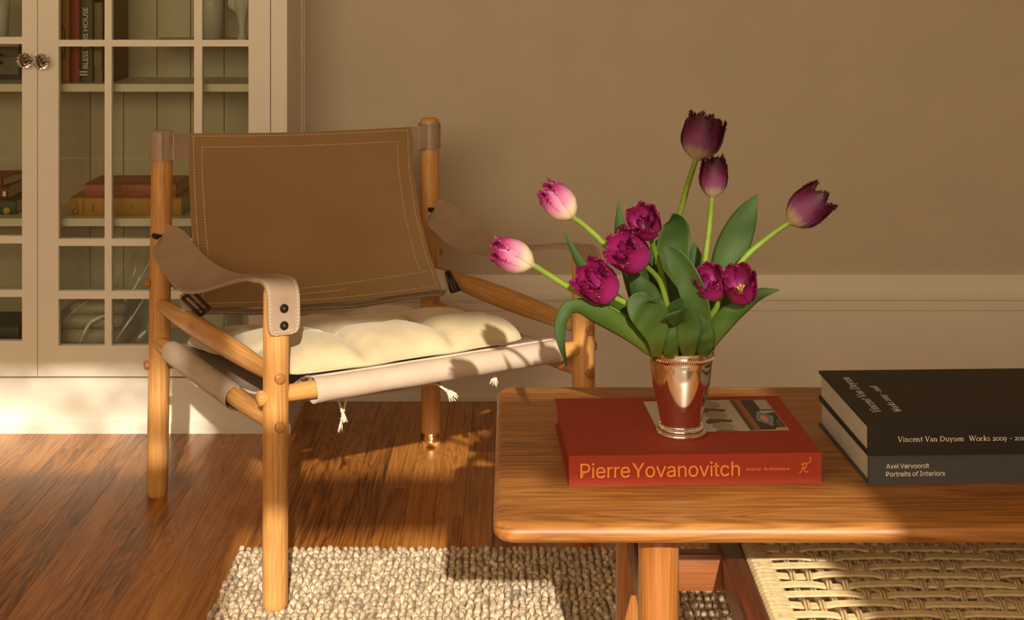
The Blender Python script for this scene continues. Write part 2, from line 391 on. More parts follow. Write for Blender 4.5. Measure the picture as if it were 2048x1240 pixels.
for pts in ([(-1.12, -5, 3.9), (-.6, -4.95, 4.08), (.1, -5.05, 4.12), (.7, -5, 4.2), (1.25, -5, 4.0)], [(-1.1, -5, 4.3), (-.5, -5.1, 4.7), (.3, -5, 5.0)]):
    MB().tube(catmull(pts, 16), [.02 - .0009 * i for i in range(17)], 8).build('branch', K0, tree)
# tall baseboard with moulded cap
prof = [(.0, .328), (.010, .328), (.013, .322), (.013, .312), (.017, .303), (.022, .292), (.025, .280), (.026, .270), (.0255, .264), (.017, .262), (.0165, .258), (.019, .255), (.019, .236), (.0165, .233), (.0165, .020), (.0165, .0), (.0, .0)]
bb = MB(); X0, X1 = -.56, 3.2
vs = [(X0, YW - p, z) for p, z in prof] + [(X1, YW - p, z) for p, z in prof]; n = len(prof)
bb.add(vs, [(i, n + i, n + i + 1, i + 1) for i in range(n - 1)])
tag(bb.build('baseboard_back', M['white'], smooth=True, angle=35), kind='structure', label='tall white baseboard with a moulded cap')
sm = MB(); pr = [(.0165, .026)] + [(.0165 + .014 * math.sin(a), .012 + .014 * math.cos(a)) for a in [i * PI / 10 for i in range(6)]] + [(.0305, 0), (.0165, 0)]; n = len(pr)
sm.add([(X0, YW - p, z) for p, z in pr] + [(X1, YW - p, z) for p, z in pr], [(i, n + i, n + i + 1, i + 1) for i in range(n - 1)])
tag(sm.build('trim_1', M['white'], smooth=True, angle=40), kind='structure', label='quarter-round shoe moulding along the floor')

# ================================================================== CABINET (built-in bookcase)
def cx_(x, Y=YC): return (x - CX) * Y / F
def cz_(y, Y=YC): return HC - (y - HZ) * Y / F
cab = thing('bookcase_cabinet', 'cream painted built-in bookcase with glazed doors behind the armchair', 'cabinet', (-1.16, YC, 0))
XR = cx_(574); XL = -2.35; XM = cx_(75); XD = cx_(541); XDL = XM - (XD - XM); ZT = 2.2; YB = 3.985
zd0 = cz_(753); zd1 = 1.62
fr = MB()
fr.box(XD + .0012, XR, YC, YC + .022, zd0 - .002, ZT)                  # right stile
fr.box(XL, XDL - .0012, YC, YC + .022, zd0 - .002, ZT)                 # left stile
fr.box(XDL - .0012, XD + .0012, YC, YC + .022, zd1 + .002, ZT)         # top rail
fr.build('face_frame', M['white'], cab, smooth=False)
MB().box(XR - .02, XR, YC + .022, YW, 0, ZT).build('side_panel', M['white'], cab, smooth=False)
sp = MB(); sp.box(XR, XR + .004, YW - .045, YW - .012, .0, ZT); sp.box(XR, XR + .007, YW - .020, YW - .0, .0, ZT); sp.build('scribe_moulding', M['white'], cab, smooth=False)
MB().box(XL, XL + .02, YC + .022, YW, 0, ZT).build('side_panel', M['white'], cab, smooth=False)
MB().box(XL, XR, YC, YC + .02, 0, zd0 - .004).build('base_panel', M['white'], cab, smooth=False)
tb = MB()
for (p, z0, z1) in ((.010, 0, .020), (.0085, .020, .0235), (.005, .0235, .027)): tb.box(XL, XR + p, YC - p, YC, z0, z1)
tb.box(XR, XR + .010, YC, YW - .03, 0, .02); tb.box(XR, XR + .006, YC, YW - .03, .02, .026)
tb.build('base_moulding', M['white'], cab, smooth=False)
MB().box(XL + .02, XR - .02, YC + .022, YB, .175, .19).build('bottom_board', M['cabin'], cab, smooth=False)
MB().box(XL, XR, YC, YW, ZT, ZT + .03).build('top_board', M['white'], cab, smooth=False)
ZS = [cz_(168, 3.752), cz_(437, 3.752)]
for zt in ZS + [1.20]:
    MB().box(XL + .02, XR - .02, 3.752, YB, zt - .019, zt).build('shelf', M['white'], cab, smooth=False)
bw = (67 * 3.985 / F); bx0 = cx_(181, 3.985); k0 = -int((bx0 - XL) / bw) - 1
bp0 = None
for k in range(k0, 10):
    xa = max(bx0 + k * bw, XL + .02); xb = min(bx0 + (k + 1) * bw - .0022, XR - .02)
    if xb - xa > .01: MB().box(xa, xb, YB, YB + .014, .19, ZT).build('back_board', M['cabin'], cab, smooth=False)
def door(xa, xb, cols, rows, knobx, yoff, hinge):
    d = MB()
    Y0, Y1 = YC, YC + .021
    d.box(xa, cols[0][0], Y0, Y1, zd0, zd1); d.box(cols[-1][1], xb, Y0, Y1, zd0, zd1)
    d.box(cols[0][0], cols[-1][1], Y0, Y1, zd0, rows[-1][0]); d.box(cols[0][0], cols[-1][1], Y0, Y1, rows[0][1], zd1)
    dd = d.build('door', M['white'], cab, smooth=False)
    for (a, b_), (c, e) in zip(cols, cols[1:]):
        MB().box(b_, c, Y0 + .001, Y1 - .002, rows[-1][0], rows[0][1]).build('muntin', M['white'], dd, smooth=False)
    for (a, b_), (c, e) in zip(rows, rows[1:]):
        for (p, q) in cols: MB().box(p, q, Y0 + .001, Y1 - .002, e, a).build('muntin', M['white'], dd, smooth=False)
    for (p, q) in cols:
        for (a, b_) in rows:
            MB().box(p - .001, q + .001, Y0 + .012, Y0 + .0145, a - .001, b_ + .001).build('pane', M['glass'], dd, smooth=False)
    kz = cz_(121 + yoff); kx = knobx; kn = MB(); nn = 12
    for rr, yy in zip(((.0075, .009, .0085, .017, .0195, .0185, .015, .0),), ((0, .006, .012, .018, .023, .029, .032, .0325),)):
        vs = []
        for i, (r, y) in enumerate(zip(rr, yy)):
            for j in range(nn):
                a = 2 * PI * (j + .5 * (i % 2)) / nn; vs.append((kx + r * math.cos(a), YC - y, kz + r * math.sin(a)))
        fs = [(i * nn + j, i * nn + (j + 1) % nn, (i + 1) * nn + (j + 1) % nn, (i + 1) * nn + j) for i in range(len(rr) - 1) for j in range(nn)]
        kn.add(vs, fs)
    kk = kn.build('knob', M['knob'], dd, smooth=False)
    kk['label'] = 'faceted clear glass knob'
    ro = MB(); ro.tube([(kx, YC + .0005, kz), (kx, YC - .003, kz)], [.013, .011], 16); ro.build('rosette', M['bronze'], dd)
def rowz(l): return [(cz_(b_), cz_(a)) for a, b_ in l]
cR = [(cx_(117), cx_(209)), (cx_(223), cx_(388)), (cx_(404), cx_(497))]
rR = [(1.47, 1.575), (1.343, 1.448)] + rowz([(-295, 80), (93, 478), (492, 582), (598, 691)])
rR[1] = (1.368, 1.452); rR[0] = (1.47, 1.57)
door(XM + .0008, XD - .0008, cR, rR, cx_(89), 1, 1)
mir = lambda x: 2 * XM - x
cL = [(mir(q) , mir(p)) for p, q in reversed(cR)]
cL[-1] = (cL[-1][0], cx_(44))
rL = rR[:2] + rowz([(-300, 74), (88, 472), (487, 580), (594, 682)])
door(XDL + .0008, XM - .0008, cL, rL, cx_(55), -1, -1)

# ================================================================== ARMCHAIR
RL, RR, FL, FR = Vector((-.766, 3.27)), Vector((-.193, 3.615)), Vector((-.418, 2.673)), Vector((.143, 3.02))
RUGZ = .013
def ch(a, b, z):
    p = RL * (1 - a) * (1 - b) + RR * a * (1 - b) + FL * (1 - a) * b + FR * a * b
    return Vector((p.x, p.y, z))
def ray_b(x, y, b):
    k = (x - CX) / F; p0 = RL.lerp(FL, b); p1 = RR.lerp(FR, b)
    a = (k * p0.y - p0.x) / ((p1.x - p0.x) - k * (p1.y - p0.y))
    q = p0.lerp(p1, a); return Vector((q.x, q.y, HC - (y - HZ) * q.y / F))
chair = thing('safari_armchair', 'ash and tan leather safari armchair with a cream tufted seat', 'armchair', (-.31, 3.14, 0))
vA = (ch(1, .5, 0) - ch(0, .5, 0)).normalized(); vB = (ch(.5, 1, 0) - ch(.5, 0, 0)).normalized()
PR = .0228
def post(c, z0, z1, dx, r=PR):
    t = [(0, r * .88), (.003, r * .97), (.01, r), (.5, r), (.97, r * .985), (.985, r * .95), (.996, r * .8), (1, r * .6)]
    pts = []; rs = []
    H_ = z1 - z0
    for q, rr in [(0, .86), (.004 / H_, .97), (.012 / H_, 1.0), (.25, 1), (.5, 1), (.75, 1), (1 - .012 / H_, 1.0), (1 - .005 / H_, .96), (1 - .0015 / H_, .86), (1, .72)]:
        pts.append((c.x + dx * q, c.y, z0 + H_ * q)); rs.append(r * rr)
    return MB().tube(pts, rs, 24, up=(1, 0, 0)).build('leg', M['ash'], chair, angle=50)
post(RL, .0, .778, .0115); rrleg = post(RR, .0, .779, -.004); post(FL, RUGZ, .578, .002); post(FR, .0, .572, -.001)
# brass collar with letters near the foot of the rear post
zc0, zc1 = cz_(885, 3.595), cz_(868, 3.595)
MB().tube([(RR.x, RR.y, zc0), (RR.x, RR.y, zc1)], PR + .0012, 32, caps=True).build('brass_collar', M['brass'], chair, angle=40)['label'] = 'brass maker collar with dark cut letters'
def rail(p, q, r0, r1, name='rail', ext=0.0, knob=True, flat=1.0, mat='ash', up=None, pw=1.0):
    p = Vector(p); q = Vector(q); pts = []; rs = []
    for i in range(17):
        t = i / 16; pts.append(p.lerp(q, t)); rs.append(r0 + (r1 - r0) * math.sin(PI * t) ** pw)
    return MB().tube(pts, rs, 18, flat=flat, up=up).build(name, M[mat], chair, angle=60)
ZU, ZL, ZF, ZB1, ZB2 = .415, .332, .387, .460, .284
for a in (0, 1):
    rail(ch(a, 0, ZU), ch(a, 1, ZU + .006), .0125, .024, 'side_rail', up=(0, 0, 1), flat=.62, pw=.8)
    rail(ch(a, 0, ZL), ch(a, 1, ZL + .004), .0135, .0195, 'side_rail', pw=.7)
rail(ch(0, 1, ZF), ch(1, 1, ZF - .004), .0145, .017, 'front_rail', pw=.7)
rail(ch(0, 0, ZB1), ch(1, 0, ZB1), .0135, .0165, 'rear_rail', pw=.7)
rail(ch(0, 0, ZB2), ch(1, 0, ZB2), .0135, .0165, 'rear_rail', pw=.7)
def knob(c, d, r=.0098, l=.006, mat='dowel', ridge=False):
    c = Vector(c); d = Vector(d).normalized()
    pts = [c - d * .004, c + d * l * .5, c + d * l * .8, c + d * l, c + d * (l + .0004)]
    return MB().tube(pts, [r, r, r * .93, r * .7, r * .2], 18).build('dowel_end', M[mat], chair, angle=60)
for a in (0, 1):
    for z in (ZU + .006, ZL + .004):
        knob(ch(a, 1, z) + vB * PR * .96, vB)
for z in (ZB1, ZB2):
    knob(ch(0, 0, z) - vA * PR * .98, -vA); knob(ch(1, 0, z) + vA * PR * .98, vA)
kf = MB()
c0 = ch(0, 1, ZF - .002) - vA * PR * .98
kf.tube([c0 + vA * .004, c0 - vA * .008, c0 - vA * .011, c0 - vA * .0115], [.0115, .0115, .009, .002], 18)
for k in range(14):
    an = 2 * PI * k / 14; o_ = Vector((0, 0, 1)) * math.cos(an) + vB * math.sin(an)
    kf.tube([c0 + o_ * .0112, c0 - vA * .009 + o_ * .0112], .0018, 6)
kf.build('dowel_end', M['ash'], chair, angle=60)
knob(ch(1, 1, ZF - .004) + vA * PR * .98, vA)

# ---- stitching helper
def stitches(mb, pts, step=.0066, ln=.0043, r=.0012, off=None):
    """short thread capsules along a polyline, lifted by off(point)"""
    pts = [Vector(p) for p in pts]; acc = 0.0; d = 0.0
    segs = [(a, b, (b - a).length) for a, b in zip(pts, pts[1:])]
    tot = sum(s[2] for s in segs); x = 0
    def at(u):
        for a, b, l in segs:
            if u <= l: return a.lerp(b, u / l if l else 0)
            u -= l
        return pts[-1]
    while x + ln < tot:
        p, q = at(x), at(x + ln)
        mb.tube([p, p.lerp(q, .5), q], [r * .6, r, r * .6], 5); x += step
# ---- leather back
LE = [(0, 378, 267), (.25, 379, 350), (.5, 383, 440), (.75, 390, 530), (1, 398, 616)]
RE = [(0, 822, 254), (.25, 825, 335), (.5, 838, 425), (.75, 858, 505), (.9, 874, 548), (1, 884, 579)]
def back(u, v):
    lx = interp([(t, x) for t, x, y in LE], v); ly = interp([(t, y) for t, x, y in LE], v)
    rx = interp([(t, x) for t, x, y in RE], v); ry = interp([(t, y) for t, x, y in RE], v)
    b = lerp(.012, lerp(.27, .20, u), v ** 1.15) - (.012 + .075 * v) * 4 * u * (1 - u)
    x = lerp(lx, rx, u); y = lerp(ly, ry, u) + (1 - v) * 3.5 * math.sin(PI * u) + 10 * math.sin(PI * u) * v ** 3
    return ray_b(x, y, b)
def back_s(u, v):                 # smoothed edges
    return back(u, v)
NU, NV = 28, 28
rows = [[back_s(j / NU, i / NV) for j in range(NU + 1)] for i in range(NV + 1)]
MB().slab(rows, .005).build('leather_back', M['leather'], chair, angle=50)
def bn(u, v, e=.01):
    du = back(min(u + e, 1), v) - back(max(u - e, 0), v); dv = back(u, min(v + e, 1)) - back(u, max(v - e, 0))
    n = du.cross(dv).normalized()
    return n if n.y < 0 else -n
st = MB()
def bline(u0, v0, u1, v1, k=60):
    stitches(st, [back(lerp(u0, u1, i / k), lerp(v0, v1, i / k)) + bn(lerp(u0, u1, i / k), lerp(v0, v1, i / k)) * .003 for i in range(k + 1)])
bline(.01, .018, .99, .018); bline(.055, .085, .935, .085); bline(.018, .02, .018, .98); bline(.982, .02, .982, .98)
bline(.055, .085, .055, .72); bline(.935, .085, .935, .86); bline(.04, .975, .97, .975); bline(.30, .915, .97, .875); bline(.32, .945, .62, .93)
tag(st.build('stitching', M['thread'], chair), kind='stuff')
# sleeves round the rear posts and the bands that join them to the back
for (c, dx, y0, y1, xj, s) in ((RL, .0112, 263, 322, 352, 1), (RR, -.004, 248, 298, 838, -1)):
    zt = cz_(y0, c.y - PR); zb = cz_(y1, c.y - PR); rr = PR + .0038; cx0 = c.x + dx
    mb = MB()
    if s == 1:
        prof = [(rr + .001, zb), (rr + .0002, zb + .004), (rr, (zb + zt) / 2), (rr * .985, zt - .012), (rr * .94, zt - .004), (rr * .80, zt), (rr * .4, zt + .001), (.0005, zt + .001)]
    else:
        prof = [(rr + .001, zb), (rr, zb + .004), (rr, zt - .004), (rr - .001, zt), (rr - .003, zt)]
    mb.lathe(prof, (cx0, c.y, 0), 32)
    mb.build('leather_sleeve', M['strap'], chair, angle=60)
    # band
    rows = []
    for i in range(7):
        v = i / 6; r_ = []
        for j in range(9):
            q = j / 8
            p0 = Vector((cx0 + s * rr * .2, c.y - rr * 1.02, lerp(zt - .002, zb + .001, v)))
            p1 = back(0.0 if s == 1 else 1.0, lerp(.0, .155 if s == 1 else .14, v)) + vA * (s * .012) + bn(.02 if s == 1 else .98, .1) * -.004
            r_.append(p0.lerp(p1, q))
        rows.append(r_)
    MB().slab(rows if s == 1 else rows, .004).build('back_strap', M['strap'], chair, angle=50)
    st = MB(); xx = lerp(.25, .3, 0)
    for i in (2,):
        stitches(st, [Vector(rows[k][3]) + Vector((0, -.0035, 0)) for k in range(7)], .0066, .005, .0013)
    tag(st.build('stitching', M['thread'], chair), kind='stuff')
# belt along the bottom hem with buckles at both ends
hem = []
for i in range(4):
    r_ = []
    for j in range(25):
        u = lerp(-.035, 1.03, j / 24); uc = max(0, min(1, u))
        p = back(uc, 1.0) + vA * ((u - uc) * .55) + vB * (-.012) + Vector((0, 0, -.005 - .0045 * i + .002 * math.sin(j * .7))) - vB * .004 * i
        r_.append(p)
    hem.append(r_)
MB().slab(hem, .004).build('hem_belt', M['strap'], chair, angle=50)
st = MB(); stitches(st, [Vector(p) - Vector((0, .004, 0)) for p in hem[2]]); tag(st.build('stitching', M['thread'], chair), kind='stuff')
for (pc, tip, wid) in ((P(393, 605, 3.05), P(360, 612, 3.02), .05), (P(893, 560, 3.47), P(915, 566, 3.44), .04)):
    # tab from the hem corner
    s = 1 if pc.x < -.4 else -1
    uq = 0.0 if s == 1 else 1.0
    rows = []
    for i in range(4):
        top = back(uq, lerp(.86, 1.0, i / 3)); r_ = []
        for j in range(6):
            q = j / 5
            p = top - vA * (s * .040 * q) + vB * (.012 * math.sin(q * PI * .6)) + Vector((0, 0, -.012 * q * (1 if s == 1 else .6) + (.5 - i / 3) * -.012 * q))
            r_.append(p)
        rows.append(r_)
    MB().slab(rows, .005).build('buckle_tab', M['strap'], chair, angle=50)
    c = Vector(rows[1][5]).lerp(Vector(rows[2][5]), .5)
    corners = [P(x, y, 3.05) for x, y in ((365, 597), (385, 583), (419, 616), (401, 631))] if s == 1 else [P(892, 545, 3.43), P(899, 543, 3.43), P(918, 580, 3.42), P(903, 584, 3.42)]
    bk = MB()
    for a_, b_ in zip(corners, corners[1:] + corners[:1]): bk.tube([a_, b_], .0034, 8, roundcap=.002)
    bk.tube([(corners[0] + corners[1]) / 2, (corners[2] + corners[3]) / 2], .0022, 6)
    bk.build('buckle', M['iron'], chair)
# ---- arm straps
def arm(a, sgn):
    nb = 40; rows_c = []
    zr = .566; zt = .585 if a == 0 else .579
    path = []
    for i in range(31):
        b = lerp(.035, .945, i / 30)
        t = i / 30
        z = lerp(zr, zt, smooth(t)) - .062 * math.sin(PI * t ** .9) ** 1.3 * (1 - .25 * t)
        path.append((b, z))
    path[-1] = (.945, zt - .001)
    path += [(.965, zt + .0015), (.985, zt + .003), (1.0, zt + .003), (1.012, zt + .001), (1.024, zt - .004), (1.032, zt - .011), (1.0365, zt - .021), (1.038, zt - .035), (1.038, zt - .05), (1.038, zt - .065), (1.038, zt - .077), (1.037, zt - .084), (1.037, zt - .087)]
    m = len(path); rows = []
    for i, (b, z) in enumerate(path):
        t = i / (m - 1)
        wdt = interp([(0, .012), (.012, .022), (.05, .036), (.3, .044), (.5, .038), (.64, .031), (.75, .0300), (.93, .0300), (.97, .027), (.99, .021), (1, .014)], t)
        sh = interp([(0, .006), (.4, .0), (.62, .004), (1, .006)], t) * (1 if a == 0 else -1)
        tilt = interp([(0, .020), (.35, .016), (.62, .0), (1, 0)] if a == 0 else [(0, .022), (.12, .020), (.28, .011), (.45, .006), (.58, .003), (.64, 0), (1, 0)], t)
        r_ = []
        for j in range(9):
            q = j / 4 - 1
            cup = interp([(0, .0), (.3, -.006), (.6, .0), (1, 0)], t) * (1 - q * q)
            r_.append(ch(a, b, z + q * tilt + cup) + vA * (sh + q * wdt))
        rows.append(r_)
    MB().slab(rows, .0056).build('arm_strap', M['strap'], chair, angle=55)
    st = MB()
    for e in (.86, -.86):
        pts = []
        for i in range(2 if e > 0 else 2, m):
            R = rows[i]; j = (e + 1) * 4; k = int(j); f = j - k
            p = Vector(R[k]).lerp(Vector(R[min(k + 1, 8)]), f)
            du = Vector(R[8]) - Vector(R[0]); dv = Vector(rows[min(i + 1, m - 1)][4]) - Vector(rows[i - 1][4]); nn = du.cross(dv).normalized()
            if nn.z + nn.dot(vB) * .8 < 0: nn = -nn
            pts.append(p + nn * .0027)
        stitches(st, pts[26:], .0066, .0042, .0008)
    bot = [Vector(p) for p in rows[-2]]
    stitches(st, [p + vB * .003 + Vector((0, 0, .004)) for p in bot[1:-1]], .0066, .0042, .0008)
    tag(st.build('stitching', M['thread'], chair), kind='stuff')
    for zz in (zt - .040, zt - .070):
        c = ch(a, 1.0385, zz) + vA * (.005 * (1 if a == 0 else -1))
        c = c + vB * .002
        ring = MB(); ring.tube([c, c + vB * .003, c + vB * .0036], [.0078, .0076, .0052], 18, caps=True)
        rv = ring.build('rivet', M['iron'], chair, angle=50)
        MB().sphere(c + vB * .003, .0042, 12, 6).build('rivet_cap', M['bronze'], rv)
    # black pin that holds the strap to the rear post
    c = ch(a, .0, zr - .002)
    pn = MB(); pn.tube([c - vA * .012 + vB * .016, c - vA * .010 + vB * .030], .006, 10, roundcap=.002); pn.tube([c - vA * .016 + vB * .024, c + vA * .012 + vB * .028], .0028, 8)
    pn.build('strap_pin', M['iron'], chair)
arm(0, 1); arm(1, -1)
# ---- seat sling
NU2 = 24
rows = []
for i in range(21):
    b = lerp(.15, .72, i / 20); r_ = []
    for j in range(NU2 + 1):
        a = j / NU2
        z = ZL + .021 - .055 * (4 * a * (1 - a)) ** .8
        r_.append(ch(a, b, z))
    rows.append(r_)
MB().slab(rows, .004).build('seat_sling', M['sling'], chair, angle=60)
for a in (0, 1):
    pts = [ch(a, lerp(.15, .72, i / 12), ZL) for i in range(13)]
    MB().tube(pts, [.0235 - .0005 * (i == 0 or i == 12) for i in range(13)], 20, caps=False).build('sling_wrap', M['sling'], chair, angle=60)
pts = [ch(lerp(.109, .905, i / 20), 1, ZF - .003) for i in range(21)]
MB().tube(pts, [.0235, .0222] + [.0215 + .0006 * math.sin(i * 1.3) for i in range(17)] + [.022, .0232], 22, caps=False, roundcap=0).build('sling_wrap', M['sling'], chair, angle=60)
rows = []
for i in range(9):
    t = i / 8; b = lerp(.985, .70, t); r_ = []
    for j in range(13):
        a = lerp(.112, .90, j / 12); r_.append(ch(a, b, lerp(ZF + .018, ZL - .012, smooth(t)) - .02 * t * math.sin(PI * j / 12)))
    rows.append(r_)
MB().slab(rows, .004).build('sling_flap', M['sling'], chair, angle=60)
# ---- tufted cushion
cush = thing('seat_cushion', 'cream suede tufted cushion lying on the armchair seat', 'cushion', tuple(ch(.43, .55, .39)))
CA0, CA1, CB0, CB1 = .045, .815, .10, .985
def cz_base(a, b): return lerp(.322, .391, smooth((b - .02) / .93)) - .012 * 4 * a * (1 - a) * (1 - b)
NC = 84
def cushion(top):
    rows = []
    for i in range(NC + 1):
        v = math.sin((-1 + 2 * i / NC) * PI / 2); r_ = []
        for j in range(NC + 1):
            u = math.sin((-1 + 2 * j / NC) * PI / 2)
            k = 1 - .06 * (abs(u) ** 6) * (abs(v) ** 6)
            uu = u * k * (1 - .018 * math.cos(v * PI * 3) * abs(u) ** 3); vv = v * k * (1 - .018 * math.cos(u * PI * 3) * abs(v) ** 3)
            a = lerp(CA0, CA1, (uu + 1) / 2); b = lerp(CB0, CB1, (vv + 1) / 2)
            env = ((1 - abs(u) ** 7) ** .5) * ((1 - abs(v) ** 7) ** .5)
            cre = 0
            wu = .05 * math.sin(v * 4.3 + 1) + .03 * math.sin(v * 9); wv = .05 * math.sin(u * 3.7) + .03 * math.sin(u * 8 + 2)
            for l in (-.36, .36):
                cre = max(cre, 1.0 * math.exp(-abs((u - l - wu) / .085) ** .8), 1.0 * math.exp(-abs((v - l - wv) / .085) ** .8))
            for l in (-.36, .36):
                for m_ in (-.36, .36): cre = max(cre, 1.0 * math.exp(-((u - l) ** 2 + (v - m_) ** 2) / .014))
            wr = mnoise.noise(Vector((u * 3.2, v * 3.2, 1.7))) * .006 + mnoise.noise(Vector((u * 9, v * 6, 4.2))) * .0034 - .003 * abs(mnoise.noise(Vector((u * 5 + v * 4, v * 5, 8.2))))
            h = (lerp(.044, .056, (v + 1) / 2) * (1 - .74 * cre) + wr) * env
            z = cz_base(a, b) + .022 + (h if top else -.014 * env)
            r_.append(ch(a, b, z))
        rows.append(r_)
    return rows
cm = MB(); cm.grid(cushion(True)); cm.grid([list(reversed(r)) for r in cushion(False)])
co = cm.build('cushion_cover', M['suede'], cush)
st = MB()
def cedge(u, v): 
    k = 1 - .05 * (abs(u) ** 6) * (abs(v) ** 6)
    a = lerp(CA0, CA1, (u * k + 1) / 2); b = lerp(CB0, CB1, (v * k + 1) / 2)
    return ch(a, b, cz_base(a, b) + .022)
ring = [cedge(-1 + 2 * i / 40, 1) for i in range(41)] + [cedge(1, 1 - 2 * i / 40) for i in range(1, 41)] + [cedge(1 - 2 * i / 40, -1) for i in range(1, 41)] + [cedge(-1, -1 + 2 * i / 40) for i in range(1, 41)]
st.tube(ring, .0022, 6, caps=False); st.build('piping', M['suede'], cush)
bt = [(l, m_) for l in (-.36, .36) for m_ in (-.36, .36)]
for l, m_ in bt:
    a = lerp(CA0, CA1, (l + 1) / 2); b = lerp(CB0, CB1, (m_ + 1) / 2)
    MB().sphere(ch(a, b, cz_base(a, b) + .022 + .0185), .006, 12, 6, (1, 1, .45)).build('tuft_button', M['suede'], cush)
# frayed tie strings that hang below the seat
def tassel(pts, n, spread, ln, rd, seed):
    r_ = random.Random(seed); t = MB(); pts = catmull(pts, 14)
    t.tube(pts, .0024, 7)
    d = (pts[-1] - pts[-3]).normalized(); e = pts[-1]
    t.sphere(e, .0036, 8, 5)
    for k in range(n):
        dv = (d + Vector((r_.uniform(-1, 1), r_.uniform(-1, 1), r_.uniform(-.6, .4))) * spread).normalized()
        q = e + dv * ln * r_.uniform(.6, 1.0)
        t.tube([e, e.lerp(q, .5) + Vector((0, 0, r_.uniform(-.003, .003))), q + Vector((0, 0, -.003))], [.0014, .0014, .0010], 5)
    t.build('tie_string', M['string'], cush)
tassel([P(672, 775, 2.87), P(676, 795, 2.85), P(684, 822, 2.84)], 34, .3, .020, 0, 3)
tassel([P(700, 772, 2.87), P(692, 800, 2.86), P(684, 838, 2.86)], 14, .22, .024, 0, 4)
tassel([P(855, 768, 2.93), P(872, 768, 2.90), P(892, 780, 2.885)], 46, .5, .026, 0, 5)
tassel([P(984, 725, 2.97), P(990, 738, 2.965), P(990, 748, 2.965)], 36, .5, .022, 0, 6)
tassel([P(600, 765, 2.74), P(608, 768, 2.735), P(614, 772, 2.74)], 30, .9, .012, 0, 7)

# ================================================================== RUG
rug = thing('jute_rug', 'chunky loop woven jute rug under the wooden coffee table', 'rug', (.5, 2.0, 0))
RX0, RX1, RY0, RY1 = -.532, 1.5, .9, 2.948
MB().box(RX0 + .006, RX1, RY0, RY1 - .006, .0002, .0075).build('backing', M['rugbase'], rug, smooth=False)
nt = M['rug'].node_tree; pb = nt.nodes['Principled BSDF']; src = pb.inputs['Base Color'].links[0].from_socket
vc = N(nt, 'ShaderNodeVertexColor', layer_name='tint'); mxr = N(nt, 'ShaderNodeMix', data_type='RGBA', blend_type='MULTIPLY'); mxr.inputs['Factor'].default_value = 1.0
nt.links.new(src, mxr.inputs[6]); nt.links.new(vc.outputs[0], mxr.inputs[7]); nt.links.new(mxr.outputs[2], pb.inputs['Base Color'])
rr = random.Random(11); lp = MB(); px, py = .0132, .0165
nx = int((RX1 - .25 - RX0) / px); ny = int((RY1 - 2.05) / py)
for j in range(ny):
    y = RY1 - .008 - j * py
    for i in range(nx):
        x = RX0 + .008 + i * px + (rr.random() - .5) * .0048 + (j % 2) * .0026; yy = y + (rr.random() - .5) * .004
        hgt = .0125 + rr.uniform(-.002, .0022); w_ = .0062 + rr.uniform(-.0008, .0008); an = rr.uniform(-.4, .4)
        dx, dy = math.sin(an) * .0078, math.cos(an) * .0082
        r0 = .0040 * rr.uniform(.8, 1.2); o0 = len(lp.v); tn = rr.choice((1.15, 1.1, 1.05, 1.0, .95, .85, .72)) * rr.uniform(.92, 1.06)
        lp.tube([(x - dx, yy - dy, .0045), (x - dx * .7, yy - dy * .7, hgt * .72), (x, yy, hgt * .92), (x + dx * .7, yy + dy * .7, hgt * .72), (x + dx, yy + dy, .0045)], [r0, r0 * 1.2, r0 * 1.45, r0 * 1.2, r0], 6, caps=False)
        for q in range(o0, len(lp.v)): lp.at[q] = (tn, tn * .985, tn * .96)
tag(lp.build('loops', M['rug'], rug), kind='stuff')

# ================================================================== COFFEE TABLE
ZTAB = .46
table = thing('coffee_table', 'teak coffee table with rounded edges and a woven paper cord shelf', 'table', (.6, 2.16, RUGZ))
def rrect(x0, x1, y0, y1, r, seg=8):
    out = []
    for q, (cx, cy) in enumerate(((x1 - r, y1 - r), (x0 + r, y1 - r), (x0 + r, y0 + r), (x1 - r, y0 + r))):
        for i in range(seg + 1):
            a = q * PI / 2 + PI / 2 * i / seg; out.append((cx + r * math.cos(a), cy + r * math.sin(a)))
    return out
tt = MB(); rb = .0125; R0 = .030; vs = []; seg = 10
TX0, TX1, TY0, TY1 = -.024, 1.26, 1.856, 2.472
lev = [(rb * (1 - math.cos(a)), ZTAB - rb + rb * math.sin(a)) for a in [(-PI / 2 + PI * i / 12) for i in range(13)]]
for ins, z in lev:
    vs += [(x, y, z) for x, y in rrect(TX0 + ins, TX1 - ins, TY0 + ins, TY1 - ins, R0 - ins, seg)]
n = 4 * (seg + 1); fs = [(i * n + j, i * n + (j + 1) % n, (i + 1) * n + (j + 1) % n, (i + 1) * n + j) for i in range(len(lev) - 1) for j in range(n)]
fs += [tuple(range(n - 1, -1, -1)), tuple((len(lev) - 1) * n + j for j in range(n))]
tt.add(vs, fs); tt.build('tabletop', M['teak_x'], table, angle=30)
for (x, y) in ((.190, 1.965), (.188, 2.365), (1.06, 1.965), (1.06, 2.365)):
    MB().tube([(x, y, RUGZ), (x, y, RUGZ + .005), (x, y, .2), (x, y, .436)], [.0245, .0262, .0265, .0265], 28).build('leg', M['teak'], table, angle=60)
for x in (.189, 1.06):
    MB().bbox((x, 2.165, .265), (.011, 0, 0), (0, .19, 0), (0, 0, .028), .004).build('side_stretcher', M['redwood'], table, angle=40)
ZSH = .300
for sx, xa in ((1, .200), (-1, 1.05)):
    MB().bbox((xa + sx * .055, 2.20, .268), (.058, 0, 0), (0, .012, 0), (0, 0, .027), .003).build('shelf_bracket', M['redwood_x'], table, angle=40)
shelf = MB()
SXL = .303
sh = shelf.bbox((SXL + .0145, 2.165, ZSH - .026), (.0145, 0, 0), (0, .255, 0), (0, 0, .026), .003).build('shelf_side', M['redwood'], table, angle=40)
